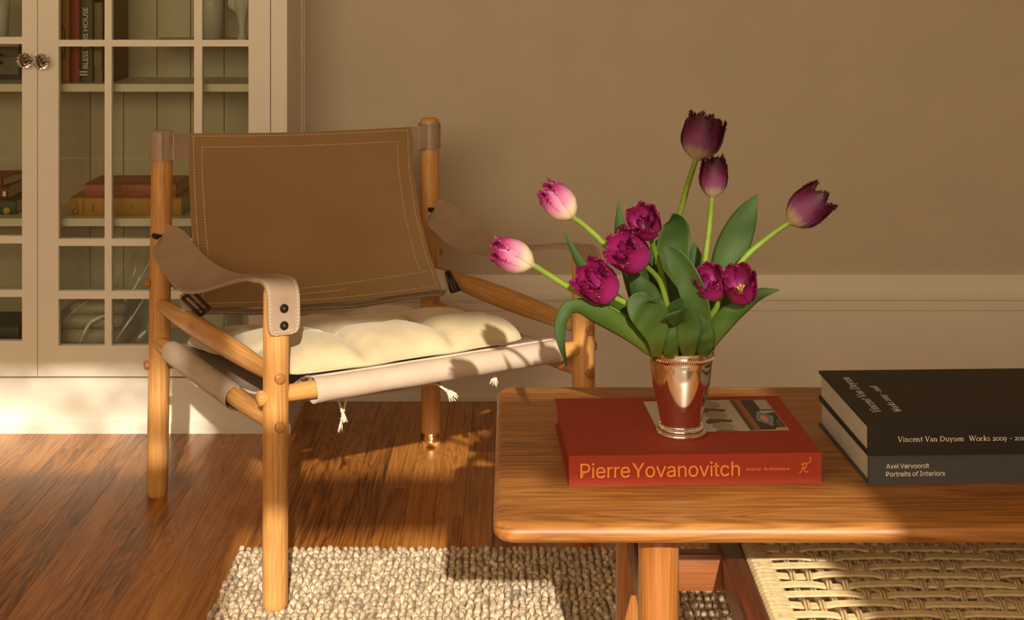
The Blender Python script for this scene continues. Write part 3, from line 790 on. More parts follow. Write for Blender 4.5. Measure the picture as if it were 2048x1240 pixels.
MB().bbox((.955, 2.165, ZSH - .026), (.0145, 0, 0), (0, .255, 0), (0, 0, .026), .003).build('shelf_side', M['redwood'], table, angle=40)
WX0, WX1 = .3365, .9365; WY0, WY1 = 1.93, 2.40
for yy in (WY0 - .012, WY1 + .012):
    MB().bbox(((WX0 + WX1) / 2, yy, ZSH - .022), (.31, 0, 0), (0, .011, 0), (0, 0, .016), .004).build('shelf_rail', M['redwood_x'], table, angle=40)
# cord wrapped side rails and cord bands
cr = .0021; RW = .034; RH = .019; zc = ZSH - RH + .001
def wrap(x0, sgn):
    mb = MB(); y = WY0; i = 0
    while y < WY1:
        pts = []
        for k in range(13):
            a = 2 * PI * k / 12
            ex = abs(math.cos(a)) ** .5 * (1 if math.cos(a) >= 0 else -1); ez = abs(math.sin(a)) ** .5 * (1 if math.sin(a) >= 0 else -1)
            pts.append((x0 + RW / 2 + ex * RW / 2, y + .0011 * math.sin(i * 1.9) + .003 * math.cos(a) * .3, zc + ez * RH))
        mb.tube(pts, cr * 1.04, 6, caps=False); y += cr * 1.86; i += 1
    return mb
wr_ = wrap(WX0, 1).build('cord_wrapping', M['cord'], table); wr_['kind'] = 'stuff'
wr_ = wrap(WX1 - RW, -1).build('cord_wrapping', M['cord'], table); wr_['kind'] = 'stuff'
ztop = zc + RH
pitch = .0318; nb = int((WY1 - WY0) / pitch)
wx = [];
x = WX0 + RW + .018
while x < WX1 - RW - .02: wx.append(x); x += .0215
def over(i, j): return int(abs(i - 8.5)) % 3 == (j // 2) % 3
def warp_y(i, x):
    return WY0 + .012 + i * pitch + .0028 * math.sin((x - WX0) * 26 + i * 2.1) * smooth((x - WX0 - .05) / .08)
def warp_z(i, x):
    z = 0
    for j, xx in enumerate(wx):
        if over(i, j): z -= .0018 * math.exp(-((x - xx) / .013) ** 2)
        else: z += .0010 * math.exp(-((x - xx) / .013) ** 2)
    return ztop - .001 + max(-.003, min(.002, z))
for i in range(nb):
    mb = MB()
    for c in range(4):
        pts = []
        for k in range(57):
            x = lerp(WX0 + .010, WX1 - .010, k / 56)
            sq = 1 - .12 * smooth((x - WX0 - .05) / .06)
            pts.append((x, warp_y(i, x) + (c - 1.5) * cr * 2.0 * sq, warp_z(i, x)))
        mb.tube(pts, cr * 1.05, 7, caps=True)
    mb.build('cord_band', M['cord'], table)
for j, xx in enumerate(wx):
    mb = MB()
    for c in (-1, 1):
        pts = []
        for k in range(81):
            y = lerp(WY0 + .002, WY1 - .002, k / 80)
            fi = (y - WY0 - .012) / pitch; i = max(0, min(nb - 1, int(round(fi)))); t = abs(fi - i)
            zz = warp_z(i, xx) + (.0058 if over(i, j) else -.0062) * smooth((.5 - t) * 2.6)
            pts.append((xx + c * cr * 1.1 + .0012 * math.sin(k * .21 + j), y, lerp(ztop - .002, zz, smooth((.5 - t) * 3.0))))
        mb.tube(pts, cr, 6, caps=True)
    mb.build('cross_cord', M['cord'], table)

# ================================================================== lettering
INTER = None
try:
    import os
    INTER = bpy.data.fonts.load(os.path.join(bpy.utils.system_resource('DATAFILES'), 'fonts', 'Inter.woff2'))
except Exception: INTER = None
def text_mesh(body, spacing=1.0, font=None, word=.72):
    cu = bpy.data.curves.new('txt', 'FONT'); cu.body = body; cu.size = 1.0; cu.resolution_u = 3; cu.space_character = spacing
    if font is not None: cu.font = font; cu.space_word = word
    ob = bpy.data.objects.new('txt', cu); COL.objects.link(ob)
    bpy.context.view_layer.update()
    dg = bpy.context.evaluated_depsgraph_get(); me = bpy.data.meshes.new_from_object(ob.evaluated_get(dg))
    vs = [(v.co.x, v.co.y) for v in me.vertices]; fs = [tuple(p.vertices) for p in me.polygons]
    bpy.data.objects.remove(ob); bpy.data.curves.remove(cu); bpy.data.meshes.remove(me)
    return vs, fs
# a small hand-drawn serif alphabet: strokes (x0,y0,x1,y1,w) and arcs (cx,cy,rx,ry,a0,a1,w); cap height .66, x height .43
TK, TN, SF = .085, .042, .03
def _s(x0, x1, y): return (x0, y, x1, y, SF)
GL = {
 'V': (.62, [(.07, .65, .31, .0, TK), (.31, .0, .55, .65, TN), _s(-.02, .17, .65), _s(.44, .64, .65)]),
 'W': (.92, [(.07, .65, .27, .0, TK), (.27, .0, .46, .65, TN), (.42, .65, .63, .0, TK), (.63, .0, .84, .65, TN), _s(-.02, .17, .65), _s(.74, .93, .65), _s(.33, .52, .65)]),
 'D': (.70, [(.14, .0, .14, .65, TK), _s(.03, .32, .015), _s(.03, .32, .635), ('a', .28, .325, .33, .31, -90, 90, TK)]),
 'i': (.26, [(.13, .0, .13, .43, TK), _s(.03, .23, .015), _s(.04, .14, .42), (.095, .60, .165, .60, .08)]),
 'n': (.52, [(.12, .0, .12, .43, TK), (.40, .0, .40, .27, TK), ('a', .26, .27, .14, .14, 0, 150, TN + .015), _s(.02, .22, .015), _s(.30, .50, .015), _s(.03, .13, .42)]),
 'c': (.42, [('a', .25, .215, .19, .205, 50, 310, TK * .85), (.33, .36, .37, .36, .06)]),
 'e': (.44, [('a', .25, .215, .19, .205, 5, 320, TK * .8), (.07, .235, .42, .255, TN)]),
 't': (.32, [(.14, .08, .14, .55, TK), _s(.02, .29, .42), ('a', .22, .10, .09, .09, 180, 300, TN + .02)]),
 'a': (.44, [(.32, .02, .32, .29, TK), ('a', .21, .29, .13, .12, 0, 160, TN + .02), ('a', .19, .12, .13, .11, 0, 360, TK * .7), (.32, .02, .42, .04, TN)]),
 'u': (.54, [(.12, .15, .12, .43, TK), (.41, .0, .41, .43, TK), ('a', .265, .16, .145, .15, 190, 340, TN + .02), _s(.02, .14, .42), _s(.31, .43, .42), _s(.40, .51, .015)]),
 'y': (.48, [(.08, .43, .25, .03, TK), (.25, .03, .41, .43, TN), (.25, .03, .15, -.18, TN), (.08, -.18, .15, -.17, .06), _s(-.01, .17, .42), _s(.33, .49, .42)]),
 's': (.38, [('a', .19, .315, .12, .105, 30, 260, TK * .75), ('a', .19, .105, .12, .105, -150, 80, TK * .75)]),
 'o': (.48, [('a', .24, .215, .20, .205, 0, 360, TK * .85)]),
 'r': (.38, [(.12, .0, .12, .43, TK), _s(.02, .24, .015), _s(.03, .13, .42), ('a', .25, .27, .12, .13, 50, 170, TN + .02), (.29, .37, .34, .36, .07)]),
 'k': (.52, [(.12, .0, .12, .68, TK), _s(.02, .22, .015), _s(.02, .13, .67), (.14, .19, .38, .42, TN), (.22, .25, .45, .01, TK), _s(.28, .46, .42), _s(.36, .53, .015)]),
 '2': (.44, [('a', .20, .30, .15, .13, -30, 165, TK * .75), (.32, .22, .07, .03, TN + .02), (.06, .03, .39, .03, TK * .8)]),
 '0': (.46, [('a', .23, .215, .19, .205, 0, 360, TK * .75)]),
 '9': (.46, [('a', .22, .25, .16, .17, 0, 360, TK * .75), (.385, .24, .16, -.20, TK * .8)]),
 '1': (.30, [(.15, .0, .15, .43, TK), _s(.04, .26, .015), _s(.05, .16, .40)]),
 '8': (.46, [('a', .23, .50, .13, .14, 0, 360, TK * .7), ('a', .23, .19, .17, .18, 0, 360, TK * .75)]),
 '-': (.40, [(.04, .23, .36, .23, .045)]), ' ': (.24, [])}
def serif_mesh(body):
    vs = []; fs = []; x = 0
    def quad(p, q, w):
        d = Vector((q[0] - p[0], q[1] - p[1])); n = Vector((-d.y, d.x)).normalized() * w / 2; o = len(vs)
        vs.extend([(p[0] + n.x, p[1] + n.y), (p[0] - n.x, p[1] - n.y), (q[0] - n.x, q[1] - n.y), (q[0] + n.x, q[1] + n.y)]); fs.append((o, o + 1, o + 2, o + 3))
    for c in body:
        wd, st_ = GL[c]
        for s in st_:
            if s[0] == 'a':
                _, cx, cy, rx, ry, a0, a1, w_ = s; k = max(6, int(abs(a1 - a0) / 18)); o = len(vs)
                for i in range(k + 1):
                    a = math.radians(lerp(a0, a1, i / k)); ww = w_ * (.55 + .45 * abs(math.cos(a)))
                    for e in (.5, -.5): vs.append((x + cx + (rx + ww * e) * math.cos(a), cy + (ry + ww * e) * math.sin(a)))
                for i in range(k): fs.append((o + 2 * i, o + 2 * i + 1, o + 2 * i + 3, o + 2 * i + 2))
            else: quad((x + s[0], s[1]), (x + s[2], s[3]), s[4])
        x += wd + .02
    return vs, fs
def nat(t): return sum(GL[c][0] + .02 for c in t)
def letters(vf, org, right, up, width, name, mat, parent, lift=None, height=None):
    vs, fs = vf
    x0 = min(v[0] for v in vs); x1 = max(v[0] for v in vs); s = width / (x1 - x0)
    sy = s if height is None else height / (max(v[1] for v in vs) - 0)
    org = Vector(org); right = Vector(right).normalized(); up = Vector(up).normalized(); nrm = right.cross(up)
    q = [org + right * ((a - x0) * s) + up * (b * sy) + nrm * .0003 for a, b in vs]
    m = len(q); q += [p + nrm * .0002 for p in q]
    ff = [tuple(m + k for k in f) for f in fs] + [tuple(reversed(f)) for f in fs]
    return MB().add(q, ff).build(name, M[mat], parent, smooth=False)
# brass collar letters, wrapped round the post
vs, fs = text_mesh('ARNE NORELL')
wid = max(v[0] for v in vs); hgt = max(v[1] for v in vs); Rc = PR + .0015; Lc = .082
q = []
for a, b in vs:
    an = -PI / 2 - .10 + (a / wid - .53) * Lc / Rc
    q.append((RR.x + Rc * math.cos(an), RR.y + Rc * math.sin(an), zc0 + .003 + b / hgt * (zc1 - zc0 - .006)))
MB().add(q, fs).build('collar_lettering', M['ink_black'], chair, smooth=False)

# ================================================================== BOOKS ON THE TABLE
def book(name, label, fl_, fr_, br_, bl_, z0, h, cover, pages='pages', board=.0028, over_=.004, group=None, cat='book', spine_round=0.0, hinge=True):
    """corners: spine-left, spine-right, fore-right, fore-left (xy); spine faces the first edge"""
    A, B, C, D = [Vector((p[0], p[1], 0)) for p in (fl_, fr_, br_, bl_)]
    ctr = (A + B + C + D) / 4
    t = thing(name, label, cat, (ctr.x, ctr.y, z0), group)
    def hexa(mb, a, b, c, d, za, zb):
        vs = [Vector((p.x, p.y, z)) for z in (za, zb) for p in (a, b, c, d)]
        mb.add(vs, [(0, 3, 2, 1), (4, 5, 6, 7), (0, 1, 5, 4), (1, 2, 6, 5), (2, 3, 7, 6), (3, 0, 4, 7)])
    u = (B - A).normalized(); v = (D - A).normalized()
    for zz in (z0, z0 + h - board):
        mb = MB(); hexa(mb, A + v * .004, B + v * .004, C, D, zz, zz + board); mb.build('cover_board', M[cover], t, smooth=False)
    mb = MB(); hexa(mb, A, B, B + v * .0042, A + v * .0042, z0, z0 + h); mb.build('spine', M[cover], t, smooth=False)
    mb = MB(); hexa(mb, A + u * over_ + v * .004, B - u * over_ + v * .004, C - u * over_ - v * over_, D + u * over_ - v * over_, z0 + board, z0 + h - board)
    mb.build('page_block', M[pages], t, smooth=False)
    return t, A, B, C, D, u, v
def onto(x, y, z): p = Pz(x, y, z); return (p.x, p.y)
# rust-red book
hr = .040; zt_ = ZTAB + hr
a_ = onto(1138, 912, zt_); b_ = onto(1643, 905, zt_); d_ = onto(1126, 797, zt_)
A = Vector(a_); B = Vector(b_); dv = Vector(d_) - A; u2 = (B - A).normalized(); v2 = Vector((-u2.y, u2.x)); dep = dv.dot(v2)
rb_, A, B, C, D, u, v = book('art_book', 'rust red cloth book lying flat under the silver vase', A, B, B + v2 * dep, A + v2 * dep, ZTAB, hr, 'redcloth', pages='darkred')
hi = MB(); hi.obox((A + B) / 2 + v * .011 + Vector((0, 0, zt_ + .0001)), u * ((B - A).length / 2 - .001), v * .0012, Vector((0, 0, .0004))); hi.build('hinge_groove', M['darkred'], rb_, smooth=False)
LB = (B - A).length; zs_ = lambda t: Vector((0, 0, ZTAB + hr * t))
letters(text_mesh('Pierre Yovanovitch', .97, INTER, .3), A + u * (LB * .045) + zs_(.27), u, (0, 0, 1), LB * .630, 'spine_lettering', 'gold', rb_)
letters(text_mesh('Interior Architecture', 1.08), A + u * (LB * .703) + zs_(.44), u, (0, 0, 1), LB * .168, 'spine_lettering', 'gold', rb_)
# script R mark
rm = MB(); o_ = A + u * (LB * .912) + zs_(.34) - v * .0004
def pt(a, b): return o_ + u * (a * .015) + Vector((0, 0, b * .0165))
rm.tube(catmull([pt(.0, -.05), pt(.1, .02), pt(.28, .35), pt(.40, .72)], 14), .0005, 6)
rm.tube(catmull([pt(.16, .62), pt(.42, .78), pt(.62, .66), pt(.56, .44), pt(.32, .36)], 16), .0006, 6)
rm.tube(catmull([pt(.34, .36), pt(.46, .16), pt(.66, .06), pt(.80, .10)], 14), .0006, 6)
rm.tube(catmull([pt(.60, .70), pt(.82, .80), pt(1.0, 1.0), pt(.98, 1.22), pt(.84, 1.24)], 16), .0005, 6)
rm.build('spine_emblem', M['gold'], rb_)
# picture pasted on the cover (a flat print)
pz = zt_ + .0002
pA, pB, pD = Vector((*onto(1318, 865, pz), pz)), Vector((*onto(1579, 860, pz), pz)), Vector((*onto(1303, 803, pz), pz))
pu = pB - pA; pv = pD - pA; pv = pv - pu * (pv.dot(pu) / pu.length_squared); 
def shape(pts, name, mat, lift=0):
    n_ = len(pts); vs = [pA + pu * x + pv * y + Vector((0, 0, lift)) for x, y in pts]; vs += [p + Vector((0, 0, .00012)) for p in vs]
    return MB().add(vs, [tuple(range(n_, 2 * n_)), tuple(range(n_ - 1, -1, -1))] + [(i, (i + 1) % n_, n_ + (i + 1) % n_, n_ + i) for i in range(n_)]).build(name, mat, pic, smooth=False)
Q = lambda nm, c: M.setdefault(nm, plain(nm, srgb(*c), .45, .06, 80))
pic = None
pic = MB().add([pA, pB, pB + pv, pA + pv, *[p + Vector((0, 0, .00015)) for p in (pA, pB, pB + pv, pA + pv)]], [(4, 5, 6, 7), (0, 1, 5, 4), (1, 2, 6, 5), (2, 3, 7, 6), (3, 0, 4, 7)]).build('cover_picture', Q('print_white', (200, 190, 180)), rb_, smooth=False)
rect = lambda a, b, c, d: [(a, c), (b, c), (b, d), (a, d)]
ell = lambda cx, cy, rx, ry: [(cx + rx * math.cos(2 * PI * i / 20), cy + ry * math.sin(2 * PI * i / 20)) for i in range(20)]
shape(rect(.74, .785, .01, .99), 'picture_shape', Q('print_brown', (150, 82, 44)), .0002)
shape(rect(.70, .74, .01, .99), 'picture_shape', Q('print_umber', (84, 46, 30)), .0002)
shape(rect(.785, .995, .02, .99), 'picture_shape', Q('print_dark', (38, 24, 20)), .0002)
shape(rect(.56, .70, .02, .96), 'picture_shape', Q('print_grey', (188, 176, 164)), .0002)
for k, cy in enumerate((.84, .50, .14)):
    shape([(.40, cy - .20), (.44, cy - .11), (.55, cy - .13), (.62, cy - .16), (.60, cy - .24), (.52, cy - .22), (.46, cy - .26), (.41, cy - .27)] if k < 2 else [(.43, .0), (.45, .03), (.6, .02), (.6, .0)], 'picture_shape', Q('print_maroon', (92, 46, 38)), .0003)
    shape(ell(.515, cy, .085, .13 if k < 2 else .12), 'picture_shape', Q('print_sage', (150, 142, 120)), .0004)
shape(rect(.895, .99, .66, .97), 'picture_shape', Q('print_cream', (186, 164, 146)), .0004)
shape([(.87, .50), (.99, .56), (.99, .62), (.88, .62)], 'picture_shape', Q('print_pale', (170, 172, 170)), .0004)
shape([(.80, .30), (.90, .12), (.955, .42), (.855, .60)], 'picture_shape', Q('print_blue', (110, 146, 166)), .0005)
shape(ell(.875, .36, .040, .15), 'picture_shape', Q('print_mauve', (120, 92, 120)), .0007)
shape(ell(.872, .35, .030, .115), 'picture_shape', Q('print_pink', (206, 146, 136)), .0009)
shape([(.90, .02), (.995, .02), (.995, .09), (.91, .07)], 'picture_shape', Q('print_cream', (186, 164, 146)), .0004)
shape([(.93, .12), (.96, .32), (.99, .36), (.97, .10)], 'picture_shape', Q('print_ochre', (96, 74, 48)), .0004)
# charcoal and black books, stacked
h1, h2 = .0405, .0405
def stack(px_fl, px_bl, yaw_px, z0, h, L_, depth=None):
    zt = z0 + h
    A = Vector(onto(*px_fl, zt)); B0 = Vector(onto(*yaw_px, zt)); u = (B0 - A).normalized(); v = Vector((-u.y, u.x)); D = Vector(onto(*px_bl, zt)); dp = (D - A).dot(v) if depth is None else depth
    return A, A + u * L_, A + u * L_ + v * dp, A + v * dp
A0, B0, C0, D0 = stack((1737, 909), (1649, 780), (2048, 904), ZTAB, h1, .30, .262)
bk1, A, B, C, D, u, v = book('interiors_book', 'charcoal grey book underneath the black book on the coffee table', A0, B0, C0, D0, ZTAB, h1, 'char', board=.0034, over_=.0035)
letters(text_mesh('Axel Vervoordt', 1.0, INTER), A + u * .0235 + Vector((0, 0, ZTAB + h1 * .535)), u, (0, 0, 1), .0575, 'spine_lettering', 'ink_white', bk1)
letters(text_mesh('Portraits of Interiors', 1.0, INTER), A + u * .0235 + Vector((0, 0, ZTAB + h1 * .275)), u, (0, 0, 1), .079, 'spine_lettering', 'ink_white', bk1)
A0, B0, C0, D0 = stack((1736, 850), (1650, 741), (2048, 846), ZTAB + h1, h2, .32)
bk2, A, B, C, D, u, v = book('architecture_book', 'black hardcover book on top of the charcoal grey book', A0, B0, C0, D0, ZTAB + h1, h2, 'black', board=.0034, over_=.0035)
z2 = ZTAB + h1
letters(serif_mesh('Vincent Van Duysen'), A + u * .0395 + Vector((0, 0, z2 + h2 * .44)), u, (0, 0, 1), .0885, 'spine_lettering', 'ink_white', bk2)
letters(serif_mesh('Works 2009 - 2018'), A + u * .1345 + Vector((0, 0, z2 + h2 * .44)), u, (0, 0, 1), .0885 * nat('Works 2009 - 2018') / nat('Vincent Van Duysen'), 'spine_lettering', 'ink_white', bk2)
DP = (D - A).length; zt2 = Vector((0, 0, z2 + h2 + .0001))
letters(serif_mesh('Vincent Van Duysen'), A + u * .0345 + v * (DP * .20) + zt2, v, -u, DP * .655, 'cover_lettering', 'ink_white', bk2)
letters(serif_mesh('Works 2009 - 2018'), A + u * .0625 + v * (DP * .205) + zt2, v, -u, DP * .47, 'cover_lettering', 'ink_white', bk2)

# ================================================================== SILVER VASE
VC = Vector((cx_(1362, 2.092), 2.092, zt_ + .0003))
vase = thing('julep_cup_vase', 'polished silver julep cup with beaded rim on the red book', 'vase', tuple(VC))
VH = .118
prof = [(.0, .0), (.0345, .0), (.0352, .002), (.0350, .0045), (.0335, .0062), (.0318, .0068), (.0322, .0085), (.0318, .0105), (.0296, .0122), (.0280, .0130), (.0275, .0142), (.0283, .018)]
for i in range(1, 15):
    t = i / 14; prof.append((lerp(.0283, .0448, t ** .92), lerp(.018, VH - .010, t)))
prof += [(.0458, VH - .009), (.0462, VH - .006), (.0462, VH - .002), (.0468, VH - .0008), (.0470, VH), (.0462, VH + .0008), (.0450, VH), (.0448, VH - .004), (.0400, .07), (.0280, .02), (.0, .018)]
MB().lathe(prof, VC, 64).build('cup', M['silver'], vase, angle=55)
bd = MB()
for rr_, zz, n_, sz in ((.0462, VH - .0105, 96, .00105), (.0302, .0118, 56, .0013)):
    for k in range(n_):
        a = 2 * PI * k / n_; bd.sphere(VC + Vector((rr_ * math.cos(a), rr_ * math.sin(a), zz)), sz, 6, 4)
tag(bd.build('beading', M['silver'], vase), kind='stuff')

# ================================================================== TULIPS
def head(root, base, tip, R, style, mat, seed, roll=0.0, tipr=.7, np_=6, inner=0, wf=1.0):
    """six (or more) fringed petals round an axis; each petal is a mesh of its own"""
    rd = random.Random(seed); base = Vector(base); ax = Vector(tip) - base; L_ = ax.length; ax.normalize()
    e1 = ax.cross(Vector((0, -1, .2))).normalized(); e2 = ax.cross(e1).normalized()
    prof = [(0, .10), (.04, .34), (.12, .66), (.28, .93), (.48, 1.0), (.75, lerp(1, tipr, .4)), (1, tipr)]
    half = [(0, 60), (.2, 50), (.55, 44), (.8, 36), (.93, 27), (1, 17)]
    total = np_ + inner
    for k in range(total):
        inn = k >= np_; outer = (k % 2 == 0) and not inn
        th = math.radians(roll) + (k * 2 * PI / np_ if not inn else rd.uniform(0, 2 * PI))
        lay = 1.0 if outer else (.90 if not inn else rd.uniform(.42, .74))
        ln = L_ * rd.uniform(.95, 1.06) * (1.0 if outer else .98) * (1 if not inn else rd.uniform(.62, .90))
        NS, NT = 16, 12; rows = []; at = []
        ph = rd.uniform(0, 9); fl_ = rd.uniform(-.06, .10); hw = wf * (1 if not inn else .75)
        for i in range(NS + 1):
            s = i / NS; r_ = []; a_ = []
            for j in range(NT + 1):
                t = -1 + 2 * j / NT
                sj = s
                if i == NS: sj = 1 + rd.uniform(-.035, .055)
                an = th + math.radians(interp(half, s)) * hw * t
                rr = R * lay * (interp(prof, s) + fl_ * s * s)
                rr *= 1 + .035 * t * t * s + .05 * s * mnoise.noise(Vector((ph + t * 1.7, s * 2.5, ph)))
                if inn: rr *= 1 + .22 * mnoise.noise(Vector((t * 2.6 + ph, s * 3.0, ph * 2)))
                zz = ln * (sj ** .86) * (1 - .10 * t * t * s ** 3) + R * .10 * s * mnoise.noise(Vector((t * 2 + ph * 3, s * 2, 2.2)))
                if abs(t) > .99 and s > .45: an += math.radians(rd.uniform(-4.0, 5.0)) * (1 if t > 0 else -1) * hw
                # pull the sides in at the very base
                p = base + ax * zz + (e1 * math.cos(an) + e2 * math.sin(an)) * rr
                r_.append(p); a_.append((s, abs(t), (k * .37) % 1))
            rows.append(r_); at.append(a_)
        mb = MB(); mb.grid(rows, at)
        # fringe
        edge = [(rows[NS][j], rows[NS][j] - rows[NS - 2][j], j) for j in range(NT + 1)]
        edge += [(rows[i][0], (rows[i][0] - rows[i][2]) * 1.0 + ax * .004, 0) for i in range(12, NS)] + [(rows[i][NT], (rows[i][NT] - rows[i][NT - 2]) * 1.0 + ax * .004, NT) for i in range(12, NS)]
        for p, d, j in edge:
            for q in range(3):
                dd = (d.normalized() + Vector((rd.uniform(-1, 1), rd.uniform(-1, 1), rd.uniform(-1, 1))) * .55).normalized()
                o_ = Vector((rd.uniform(-1, 1), rd.uniform(-1, 1), rd.uniform(-1, 1))) * .0012
                sd = dd.cross(Vector((rd.uniform(-1, 1), 1, rd.uniform(-1, 1)))).normalized() * .0011
                ll = rd.uniform(.0022, .0062)
                pp = p + o_ - dd * .0015
                mb.add([pp - sd, pp + sd, pp + dd * ll], [(0, 1, 2)], None, [(1, 1, .5)] * 3)
        mb.build('petal', mat, root)
    if style == 'open':
        for k in range(6):
            an = k * PI / 3 + .3; d = (e1 * math.cos(an) + e2 * math.sin(an))
            p0 = base + ax * L_ * .12; p1 = base + ax * L_ * .52 + d * R * .24
            MB().tube([p0, p0.lerp(p1, .6), p0.lerp(p1, .62), p1], [.0006, .0006, .0016, .0011], 6).build('stamen', M['anther'], root)
        p0 = base + ax * L_ * .05; p1 = base + ax * L_ * .48
        MB().tube([p0, p0.lerp(p1, .85), p0.lerp(p1, .9), p1], [.003, .0026, .0042, .003], 8).build('pistil', M['stem'], root)
def leaf(root, pts, wid, cup=.35, twist=0.0, fold=0.0, mat=None, side=1):
    """pts: (px, py, depth); wid: half of the visible width in px"""
    n = 26; c = catmull([P(*p) for p in pts], n); ws = catmull1(wid, n); tw = twist if isinstance(twist, (list, tuple)) else [twist] * len(pts); tws = catmull1(tw, n)
    rows = []; at = []
    for i in range(n + 1):
        t = (c[min(i + 1, n)] - c[max(i - 1, 0)]).normalized(); vd = Vector(c[i]) - Vector((0, 0, HC)); vd.normalize()
        sd = t.cross(vd).normalized(); nn = sd.cross(t).normalized()
        sd = sd * math.cos(tws[i]) + nn * math.sin(tws[i]); nn = sd.cross(t).normalized()
        w_ = max(.0006, ws[i] * c[i].y / F); r_ = []; a_ = []
        for j in range(11):
            q = -1 + j / 5
            r_.append(c[i] + sd * (w_ * q) + nn * (side * w_ * cup * (q * q - .3) * (1 if not fold else 1)) + nn * (w_ * .05 * math.sin(i * .9 + q * 2)))
            a_.append((i / n, abs(q), .3))
        rows.append(r_); at.append(a_)
    return MB().slab_at(rows, .0007, at).build('leaf', mat or M['leaf'], root)
def _slab_at(s, rows, th, at):
    o = len(s.v); s.slab(rows, th); fl = [q for r in at for q in r]; m = len(fl)
    for i in range(m): s.at[o + i] = fl[i]; s.at[o + m + i] = fl[i]
    return s
MB.slab_at = _slab_at
VM = (1362, 2.092)
def tulip(label, stem, r_st, hb, ht, R, style, mat, seed, **k):
    """stem: list of (px,py,D); hb, ht: head base and tip as (px,py,D)"""
    b0 = P(*stem[0])
    root = thing('tulip', label, 'tulip', tuple(b0), 'fringed tulips in the silver vase')
    pts = catmull([P(*p) for p in stem] + [P(*hb)], 24)
    d = (P(*ht) - P(*hb)).normalized()
    pts.append(pts[-1] + d * .004)
    MB().tube(pts, [r_st * lerp(1.12, .92, i / len(pts)) for i in range(len(pts))], 12).build('stem', M['stem'], root)
    head(root, P(*hb), P(*ht), R, style, M[mat], seed, **k)
    return root
t1 = tulip('dark purple fringed tulip standing tallest above the silver vase', [(1358, 800, 2.095), (1352, 640, 2.135), (1352, 480, 2.16), (1370, 390, 2.15)], .0042, (1391, 322, 2.145), (1414, 232, 2.15), .0295, 'closed', 'petal_dark', 1, roll=10, tipr=.92)
t2 = tulip('slim mauve tulip bud standing just below the tallest tulip', [(1372, 800, 2.09), (1398, 640, 2.08), (1408, 540, 2.07), (1418, 460, 2.07)], .0040, (1424, 398, 2.07), (1430, 318, 2.075), .0200, 'closed', 'petal_dark', 2, roll=35, tipr=.72)
t3 = tulip('pink and white tulip leaning over the chair, higher of the two pale buds', [(1354, 800, 2.09), (1322, 690, 2.095), (1296, 630, 2.085), (1255, 545, 2.08), (1205, 485, 2.075), (1170, 452, 2.07)], .0040, (1148, 436, 2.065), (1090, 374, 2.055), .0225, 'closed', 'petal_pale', 3, roll=80, tipr=.62)
t4 = tulip('purple tulip on a long bare stem leaning out toward the stacked black books', [(1378, 800, 2.095), (1420, 640, 2.10), (1480, 528, 2.10), (1535, 476, 2.10)], .0042, (1576, 447, 2.10), (1650, 388, 2.095), .0265, 'closed', 'petal_dark', 4, roll=20, tipr=.86)
t5 = tulip('pink tulip reaching toward the armchair, lower of the two pale buds', [(1354, 800, 2.09), (1318, 698, 2.085), (1278, 655, 2.07), (1210, 612, 2.06), (1140, 576, 2.05), (1095, 548, 2.045)], .0042, (1068, 531, 2.04), (988, 494, 2.03), .0220, 'closed', 'petal_pale', 5, roll=80, tipr=.66)
t6 = tulip('small open magenta tulip showing its centre beside the thin upright leaf', [(1355, 800, 2.09), (1340, 640, 2.09), (1322, 545, 2.09), (1306, 490, 2.075)], .0038, (1299, 466, 2.060), (1284, 433, 2.018), .0215, 'frill', 'petal_open', 6, roll=0, tipr=.95, inner=7)
t7 = tulip('wide open magenta tulip directly below the small open tulip', [(1350, 800, 2.08), (1345, 680, 2.07), (1334, 610, 2.07), (1318, 560, 2.065)], .0038, (1287, 528, 2.045), (1237, 490, 2.008), .0262, 'frill', 'petal_open', 7, roll=25, tipr=1.0, inner=8)
t8 = tulip('open magenta tulip hanging in front of the lower pale bud stem', [(1358, 800, 2.09), (1334, 702, 2.075), (1288, 634, 2.05), (1252, 607, 2.035)], .0040, (1222, 592, 2.03), (1175, 547, 1.993), .0268, 'frill', 'petal_open', 8, roll=40, tipr=.96, inner=8)
t9 = tulip('frilly magenta tulip pressed against the one with yellow stamens', [(1368, 800, 2.075), (1390, 690, 2.08), (1412, 645, 2.07), (1434, 612, 2.06)], .0042, (1428, 590, 2.055), (1415, 548, 2.02), .0225, 'frill', 'petal_open', 9, roll=10, tipr=.9, inner=8)
t10 = tulip('open magenta tulip showing bright yellow stamens', [(1374, 800, 2.07), (1404, 690, 2.085), (1432, 645, 2.075), (1468, 615, 2.065)], .0040, (1488, 598, 2.05), (1477, 554, 2.006), .0220, 'open', 'petal_open', 10, roll=-20, tipr=.98, inner=3)
# leaves
leaf(t4, [(1400, 720, 2.11), (1438, 600, 2.13), (1462, 505, 2.14), (1490, 435, 2.14), (1515, 388, 2.14)], [10, 26, 34, 24, 1], .3, [.1, .1, 0, .1, .2])
leaf(t1, [(1350, 720, 2.12), (1340, 600, 2.13), (1345, 510, 2.13), (1352, 450, 2.125), (1346, 427, 2.11)], [12, 30, 34, 26, 3], .35, 0, side=-1)
leaf(t1, [(1378, 720, 2.10), (1388, 620, 2.12), (1392, 540, 2.12), (1388, 484, 2.12)], [10, 24, 22, 1], .4)
leaf(t2, [(1400, 690, 2.05), (1398, 630, 2.035), (1380, 565, 2.03), (1350, 515, 2.03), (1328, 492, 2.035)], [12, 24, 27, 20, 1], .4, [0, .1, .3, .2, 0], side=-1)
leaf(t8, [(1312, 716, 2.055), (1312, 680, 2.03), (1302, 635, 2.015), (1285, 605, 2.01), (1290, 584, 2.012)], [8, 18, 36, 32, 2], .25, [0, 0, 0, .1, .2], side=-1)
